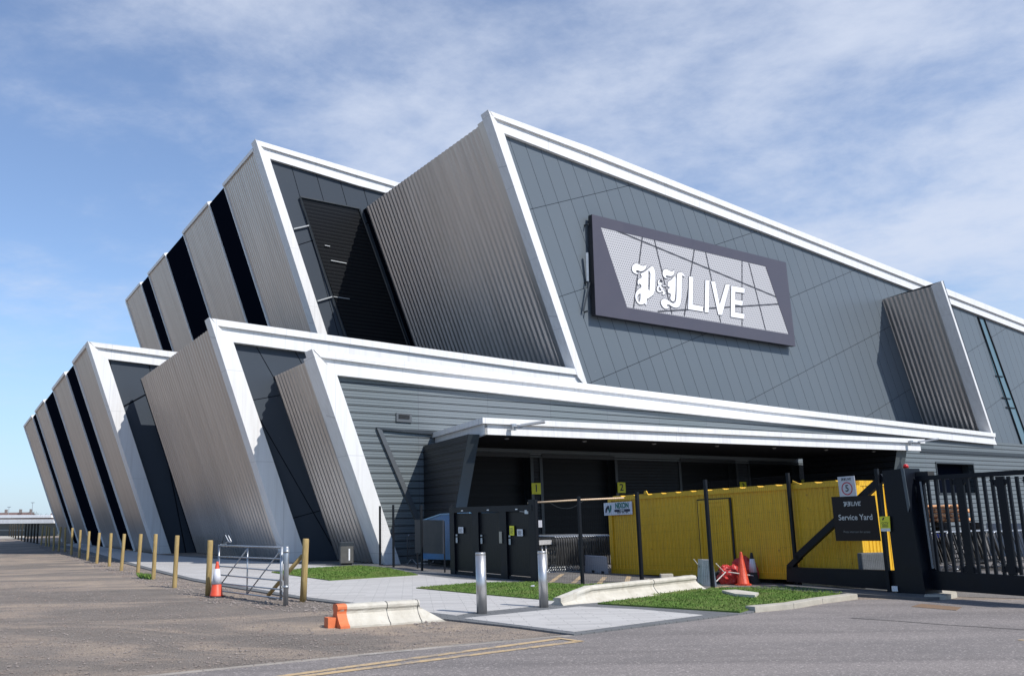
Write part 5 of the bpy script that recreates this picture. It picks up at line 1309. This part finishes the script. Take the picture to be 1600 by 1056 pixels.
# the tail of the gate behind the signs
TL = thing('gate_counterweight_frame', 'black tail frame of the sliding gate with diagonal brace behind the service yard sign', 'gate frame', hs(1240, 915))
mb = MB(); mb.prism([hs(1229, 884), hs(1248, 886.5), hs(1400, 891), hs(1400, 922), hs(1229, 908)], -sn2*.16, NAVY); mb.build('bottom_beam', None, TL)
mb = MB(); bar(mb, (1243, 871), (1379, 744.5), .15, .1, NAVY); mb.build('diagonal_brace', None, TL)
mb = MB(); bar(mb, (1231, 886), (1248, 869), .12, .1, NAVY); mb.build('diagonal_brace', None, TL)
mb = MB(); bar(mb, (1371, 742), (1388, 920), .075, .08, NAVY, .03); mb.build('stile', None, TL)
# gate piers
PR = thing('gate_pier', 'wide dark steel guide pier of the sliding gate, nearest the service yard sign', 'gate pier', hs(1405, 932))
def pier(pxs, depth, par, m=NAVY, o=.25, name='column'):
    mb = MB(); mb.prism([hs(x, y, o) for x, y in pxs], -sn2*depth, m); return mb.build(name, None, par)
pier([(1378, 735.5), (1411, 731.5), (1447, 929), (1402, 926)], .5, PR)
pier([(1407, 731.8), (1411.5, 731.5), (1421, 790), (1418.5, 800)], .02, PR, mat('pier_edge', (.05, .065, .08), .4), .275, 'edge_plate')
pier([(1395, 926), (1447, 929), (1456, 938), (1395, 935)], .6, PR, DCONC, .35, 'plinth')
PR2 = thing('gate_pier', 'slimmer dark rear guide post touching the bars of the sliding gate', 'gate pier', hs(1440, 930))
pier([(1419, 738), (1438, 739.5), (1459, 926), (1444, 928)], .12, PR2, NAVY, -.22)
q = hs(1416, 735, .0); BC = thing('warning_beacon', 'small red warning beacon on top of the gate pier', 'beacon', q)
mb = MB(); mb.lathe([(.055, 0), (.06, .02), (.06, .05)], q+Z*.0, 12, RUBBER); mb.build('base', None, BC)
mb = MB(); mb.lathe([(.05, .05), (.052, .10), (.03, .13)], q, 12, mat('red_lens', (.5, .01, .01), .3)); mb.build('lens', None, BC)
q = hs(1430, 741, -.1); o = MB().box(q-Z*.05, sx*.28, -sn2*.2, Z*.10, RUBBER).build('gate_motor', None, loc=q); tag(o, 'small black drive housing at the top of the rear guide post', 'gate motor')
# dark kerb plinth below the fence and gate
mb = MB(); e0_ = [gnd(*p) for p in [(1181, 922.5), (1240, 926.5), (1395, 935.5), (1448, 939.5), (1468, 938), (1470, 934)]]; e1_ = [gnd(*p) for p in [(1440, 926), (1395, 926.5), (1240, 917), (1190, 918)]]
mb.prism(e0_+e1_, (0, 0, .06), DCONC); o = mb.build('plinth', None); tag(o, kind='structure')
mb = MB()
mb.prism([gnd(*p) for p in [(1254, 917), (1355, 921.5), (1355, 917), (1254, 913)]], (0, 0, .10), KERB); o = mb.build('sunlit_ground_strip', None, loc=gnd(1300, 918)); tag(o, 'narrow pale strip standing for sunlit concrete ground under the tail of the sliding gate', 'sunlit ground')  # pale strip laid to stand for sunlit ground concrete
mb = MB(); mb.prism([gnd(*p) for p in [(1445, 937), (1478, 937), (1496, 933), (1492, 927), (1452, 925)]], (0, 0, .09), KERB); o = mb.build('concrete_pad', None, loc=gnd(1475, 933)); tag(o, 'pale concrete pad at the foot of the slimmer rear guide post', 'pad')
q = hs(1398, 920, .3); o = MB().cbox(q-Z*.04, .09, .06, .1, TRIMW).build('sensor_box', None, loc=q); tag(o, 'small white sensor box low on the wide gate pier', 'sensor')
# road grating
mb = MB(); RU = mat('rusty_grating', (.2, .12, .06), .8); b = NB(RU); s = b.n('ShaderNodeTexChecker'); s.inputs['Scale'].default_value = 16; b.l(b.co('Object', None, (0, 0, .6)), s.inputs[0]); s.inputs[1].default_value = (.26, .15, .07, 1); s.inputs[2].default_value = (.13, .10, .08, 1); b.base(s.outputs[0])
mb.prism([gnd(*p) for p in [(1424, 948), (1440, 943.5), (1503, 949), (1494, 954)]], (0, 0, .012), RU); o = mb.build('road_grating', None, loc=gnd(1460, 949)); tag(o, 'rusty brown patterned grating set in the road before the sliding gate', 'grating')

# ------------------------------------------------------------------ signs on the fence
def quad_sign(name, label, px, m, o=.07, th=.012, cat='sign'):
    P_ = [hs(x, y, o) for x, y in px]; t = thing(name, label, cat, P_[3]); mb = MB(); mb.prism(P_, -sn2*th, m); mb.build('plate', None, t)
    c = sum(P_, Vector())/4; xd = (P_[1]-P_[0]+P_[2]-P_[3]); wd = xd.length/2; xd.normalize(); return t, c, xd, wd, (P_[0].z+P_[1].z-P_[2].z-P_[3].z)/2
SGN = -sn2*-1.0
t, c, xd, wd, hh = quad_sign('service_yard_sign', 'glossy black sign reading Service Yard on the mesh fence', [(1298.7, 776), (1366.5, 773.6), (1376, 844.6), (1306.3, 844.6)], DSIGN)
GREYT = mat('pale_lettering', (.5, .5, .5), .5)
mb = MB(); logo(mb, c+Z*hh*.33+xd*wd*-.03, xd, Z, wd*.40, GREYT, sn2); mb.build('logo', None, t)
mb = MB(); text_mesh(mb, 'Service Yard', c+Z*hh*.02+xd*wd*.01, xd, Z, wd*.152, GREYT, .004, nrm=sn2, bold=.012); mb.build('lettering', None, t)
mb = MB(); text_mesh(mb, 'Press intercom for access', c-Z*hh*.30+xd*wd*.01, xd, Z, wd*.058, mat('dim_lettering', (.2, .2, .2), .5), .004, nrm=sn2); mb.build('small_lettering', None, t)
t, c, xd, wd, hh = quad_sign('speed_sign', 'white P&J LIVE speed plate with red ringed five above the black sign', [(1308.3, 745), (1334.3, 743), (1338.6, 774.5), (1312.2, 775.8)], mat('speed_white', (.48, .48, .52), .5), .09)
mb = MB(); logo(mb, c+Z*hh*.36, xd, Z, wd*.6, BLACKL, sn2); mb.build('logo', None, t)
RR = mat('red_ring', (.40, .02, .05), .5); mb = MB(); cc = c-Z*hh*.11; R0, R1 = wd*.325, wd*.27
ri = [cc+xd*cos(a)*r_+Z*sin(a)*r_+sn2*.003 for r_ in (R0, R1) for a in [i*pi/16 for i in range(32)]]; mb.add(ri, [[i, (i+1) % 32, 32+(i+1) % 32, 32+i] for i in range(32)], RR); mb.build('ring', None, t)
mb = MB(); text_mesh(mb, '5', cc, xd, Z, wd*.46, BLACKL, .004, nrm=sn2, bold=.015); mb.build('digit', None, t)
t, c, xd, wd, hh = quad_sign('cctv_sign', 'small yellow CCTV warning plate on the post right of the black sign', [(1374, 806.7), (1389.6, 806), (1391.2, 829.8), (1376.7, 829.8)], YELLOWS, .30)
mb = MB(); mb.add([c+xd*wd*a+Z*hh*b_+sn2*.003 for a, b_ in [(-.48, -.49), (.48, -.49), (.48, -.3), (-.48, -.3)]], [[0, 1, 2, 3]], PAPER)
mb.add([c+xd*wd*a+Z*hh*b_+sn2*.004 for a, b_ in [(-.28, .26), (-.12, .24), (.02, .42), (-.1, .44)]], [[0, 1, 2, 3]], BLACKL)
text_mesh(mb, 'CCTV', c+Z*hh*.04, xd, Z, wd*.27, BLACKL, .004, nrm=sn2, bold=.01)
for k in range(3): mb.add([c+xd*wd*a+Z*hh*(b_-.07*k)+sn2*.004 for a, b_ in [(-.3, -.08), (.3, -.08), (.3, -.05), (-.3, -.05)]], [[0, 1, 2, 3]], BLACKL)
mb.build('print', None, t)

# ------------------------------------------------------------------ sandbags and clutter behind the gate
rnd = random.Random(4); k = 0
for row in range(4):
    for col in range(6-row % 2):
        q = gnd(1470, 880)+Vector((.02, 1.4, 0)); dd = sx
        p = q+dd*(.36*col+(.16 if row % 2 else 0))+Z*(1.34+row*.14)
        bm = bmesh.new(); bmesh.ops.create_icosphere(bm, subdivisions=3, radius=1)
        from mathutils import noise
        for v in bm.verts:
            kk = 1+.12*noise.noise(v.co*2+Vector((k, 0, 0))); v.co = Vector((math.copysign(abs(v.co.x)**.7, v.co.x)*.185*kk, math.copysign(abs(v.co.y)**.8, v.co.y)*.26*kk, v.co.z*.07*kk))
        me = bpy.data.meshes.new('sandbag'); bm.to_mesh(me); bm.free(); me.materials.append(BROWNBAG)
        for pg in me.polygons: pg.use_smooth = True
        o = bpy.data.objects.new('sandbag', me); SC.collection.objects.link(o); o.location = p; o.rotation_euler = (0, 0, atan2(dd.y, dd.x)+rnd.uniform(-.1, .1))
        tag(o, '%s terracotta bag from the left in the %s layer behind the sliding gate' % (ORD[col], ['bottom', 'second', 'third', 'top'][row]), 'sandbag', 'terracotta bags in the %s layer' % ['bottom', 'second', 'third', 'top'][row]); k += 1
q = gnd(1468, 880)+Vector((-.1, 1.1, 0)); t = thing('pallet_stack', 'dark stack of pallets carrying the terracotta bags', 'pallets', q); mb = MB()
for i in range(9): mb.box(q+Z*(.14*i), sx*2.3, Vector((0, .8, 0)), Z*.03, DWOOD); mb.box(q+Z*(.14*i+.03)+sx*.02, sx*.1, Vector((0, .8, 0)), Z*.12, DWOOD); mb.box(q+Z*(.14*i+.03)+sx*1.1, sx*.1, Vector((0, .8, 0)), Z*.12, DWOOD); mb.box(q+Z*(.14*i+.03)+sx*2.18, sx*.1, Vector((0, .8, 0)), Z*.12, DWOOD)
mb.build('pallet', None, t)
q = gnd(1466, 880)+Vector((-.2, .3, 0)); o = MB().box(q+Z*.8, sx*.75, Vector((0, .6, 0)), Z*.12, mat('cobalt_plastic', (.02, .05, .35), .4)).build('blue_crate', None, loc=q, bevel=.02); tag(o, 'cobalt blue crate just below the terracotta bags', 'crate')
q = gnd(1560, 868); o = MB().box(q, sx*6, Vector((0, .5, 0)), Z*1.15, mat('pale_wall_block', (.30, .31, .32), .8)).build('low_wall', None, loc=q); tag(o, 'low pale grey wall behind the right stack of crowd barriers', 'wall')

# ------------------------------------------------------------------ far left: low pavilion, houses, trees, lamps
q0 = gnd(-260, 840.5); q1 = gnd(84, 837.0); FPp = vplane(q0, q1); fx = FPp[2]; fn = Vector((-fx.y, fx.x, 0)); fn = fn if fn.y > 0 else -fn
t = thing('low_pavilion', 'long low distant building with white double roof edge beyond the post row', 'building', q1)
def hf(x, y, o=0.0): return hit((x, y), (q0-fn*o, FPp[1]))
mb = MB(); mb.prism([hf(-260, 822), hf(90, 817), hf(90, 837), hf(-260, 840.5)], fn*20, mat('far_grey_wall', (.09, .11, .12), .35)); mb.build('wall', None, t)
mb = MB(); mb.prism([hf(-260, 811.5, 2), hf(84, 811, 2), hf(84, 817, 2), hf(-260, 819.5, 2)], fn*3, WHITE); mb.build('canopy_edge', None, t, UV)
mb = MB(); mb.prism([hf(-260, 806, 1), hf(80, 804.6, 1), hf(80, 808.3, 1), hf(-260, 811, 1)], fn*18, WHITE); mb.build('roof_edge', None, t, UV)
mb = MB(); mb.prism([hf(-260, 810, .5), hf(80, 807, .5), hf(80, 812, .5), hf(-260, 813, .5)], fn*15, mat('brown_shadow_band', (.25, .17, .14), .8)); mb.build('roof_shade_band', None, t)  # brown band painted as the shadow between the white roof edges
mb = MB(); mb.prism([hf(-260, 827, .3), hf(38, 827, .3), hf(38, 829, .3), hf(-260, 829, .3)], fn*.1, mat('far_light_rail', (.3, .34, .36), .5)); mb.build('rail', None, t)
mb = MB(); mb.prism([gnd(-260, 845), gnd(38, 841.8), gnd(38, 838), gnd(-260, 840.3)], (0, 0, .1), KERB); mb.build('apron', None, t)
ROOFR = dirtied('brown_roof_tiles', (.16, .11, .10), .9, 0, .2, .3); FARW = mat('far_house_wall', (.22, .19, .18), .9)
def far_pt(x, D, z=0): r_ = ray(x, 808); r_.z = 0; r_ = r_*(D/r_.y); return Vector((r_.x, r_.y, z))
for i, (x, wd, lab) in enumerate([(-6, 22, 'leftmost brown roofed house on the skyline'), (16, 24, 'brown roofed terrace house in the middle of the skyline row'), (34, 20, 'reddish roofed house near the bare trees on the skyline'), (84, 14, 'brown roofed house on the skyline nearest the arena')]):
    p = far_pt(x, 420); t = thing('distant_house', lab, 'house', p, 'distant houses'); s = 420/FPX*wd/2; zr = 1.75+(816.5-799.8)*420/FPX; zw = zr-2.2
    mb = MB(); mb.box(p-Vector((s, 0, 0)), Vector((2*s, 0, 0)), Vector((0, 8, 0)), Z*zw, FARW); mb.build('wall', None, t)
    mb = MB(); mb.prism([p+Vector((-s-.3, -.3, zw)), p+Vector((-s-.3, 8.3, zw)), p+Vector((-s-.3, 4, zr))], Vector((2*s+.6, 0, 0)), ROOFR); rf = mb.build('roof', None, t)
    mb = MB(); mb.cbox(p+Vector((s*.75, 4, zr-.8)), 1.0, 1.0, 2.2, FARW); mb.build('chimney', None, rf)
TW = mat('bare_twigs', (.09, .08, .07), .9)
def bare_tree(x, D, zt, wd, lab, seed):
    rnd = random.Random(seed); p = far_pt(x, D); t = thing('bare_tree', lab, 'tree', p, 'bare trees on the skyline')
    mb = MB(); mb.tube([p, p+Z*zt*.55], [.3, .15], TW, 6); mb.build('trunk', None, t)
    vs = []; fs = []
    for i in range(420):
        a = rnd.uniform(0, 6.28); r_ = wd*sqrt(rnd.random()); z = zt*(.45+.55*rnd.random()*(1-(r_/wd)**2*.6)); c = p+Vector((cos(a)*r_, sin(a)*r_*.6, z)); s = rnd.uniform(.15, .4); k_ = len(vs)
        d1 = Vector((rnd.uniform(-1, 1), rnd.uniform(-1, 1), rnd.uniform(-.2, 1)))*s; d2 = Vector((rnd.uniform(-1, 1), rnd.uniform(-1, 1), rnd.uniform(-1, 1)))*s*.5
        vs += [c, c+d1, c+d2]; fs.append([k_, k_+1, k_+2])
    mb = MB(); mb.add(vs, fs, TW); mb.build('crown', None, t)
for i, (x, zt, wd) in enumerate([(43, 6.4, 2.2), (50, 7.2, 3), (56, 6.9, 2.6), (62, 6.0, 2.2), (72, 5.8, 1.5)]):
    bare_tree(x, 400, zt, wd, ['small bare tree at the left of the skyline clump', 'tallest bare tree of the skyline clump', 'broad bare tree right of the tallest one', 'low bare tree at the right of the clump', 'small bare tree beside the last house'][i], i)
for x, yt, lab in [(13, 792, 'thin distant lamp post at the far left of the skyline'), (49.5, 786, 'thin distant lamp post over the bare trees')]:
    p = far_pt(x, 250); h = 1.75+(816.5-yt)*250/FPX; t = thing('distant_lamp_post', lab, 'lamp post', p, 'distant lamp posts'); mb = MB(); mb.tube([p, p+Z*h], .07, GALV, 5); mb.build('pole', None, t)
    mb = MB(); mb.cbox(p+Z*h, .9, .3, .15, GALV); mb.build('lamp_head', None, t)
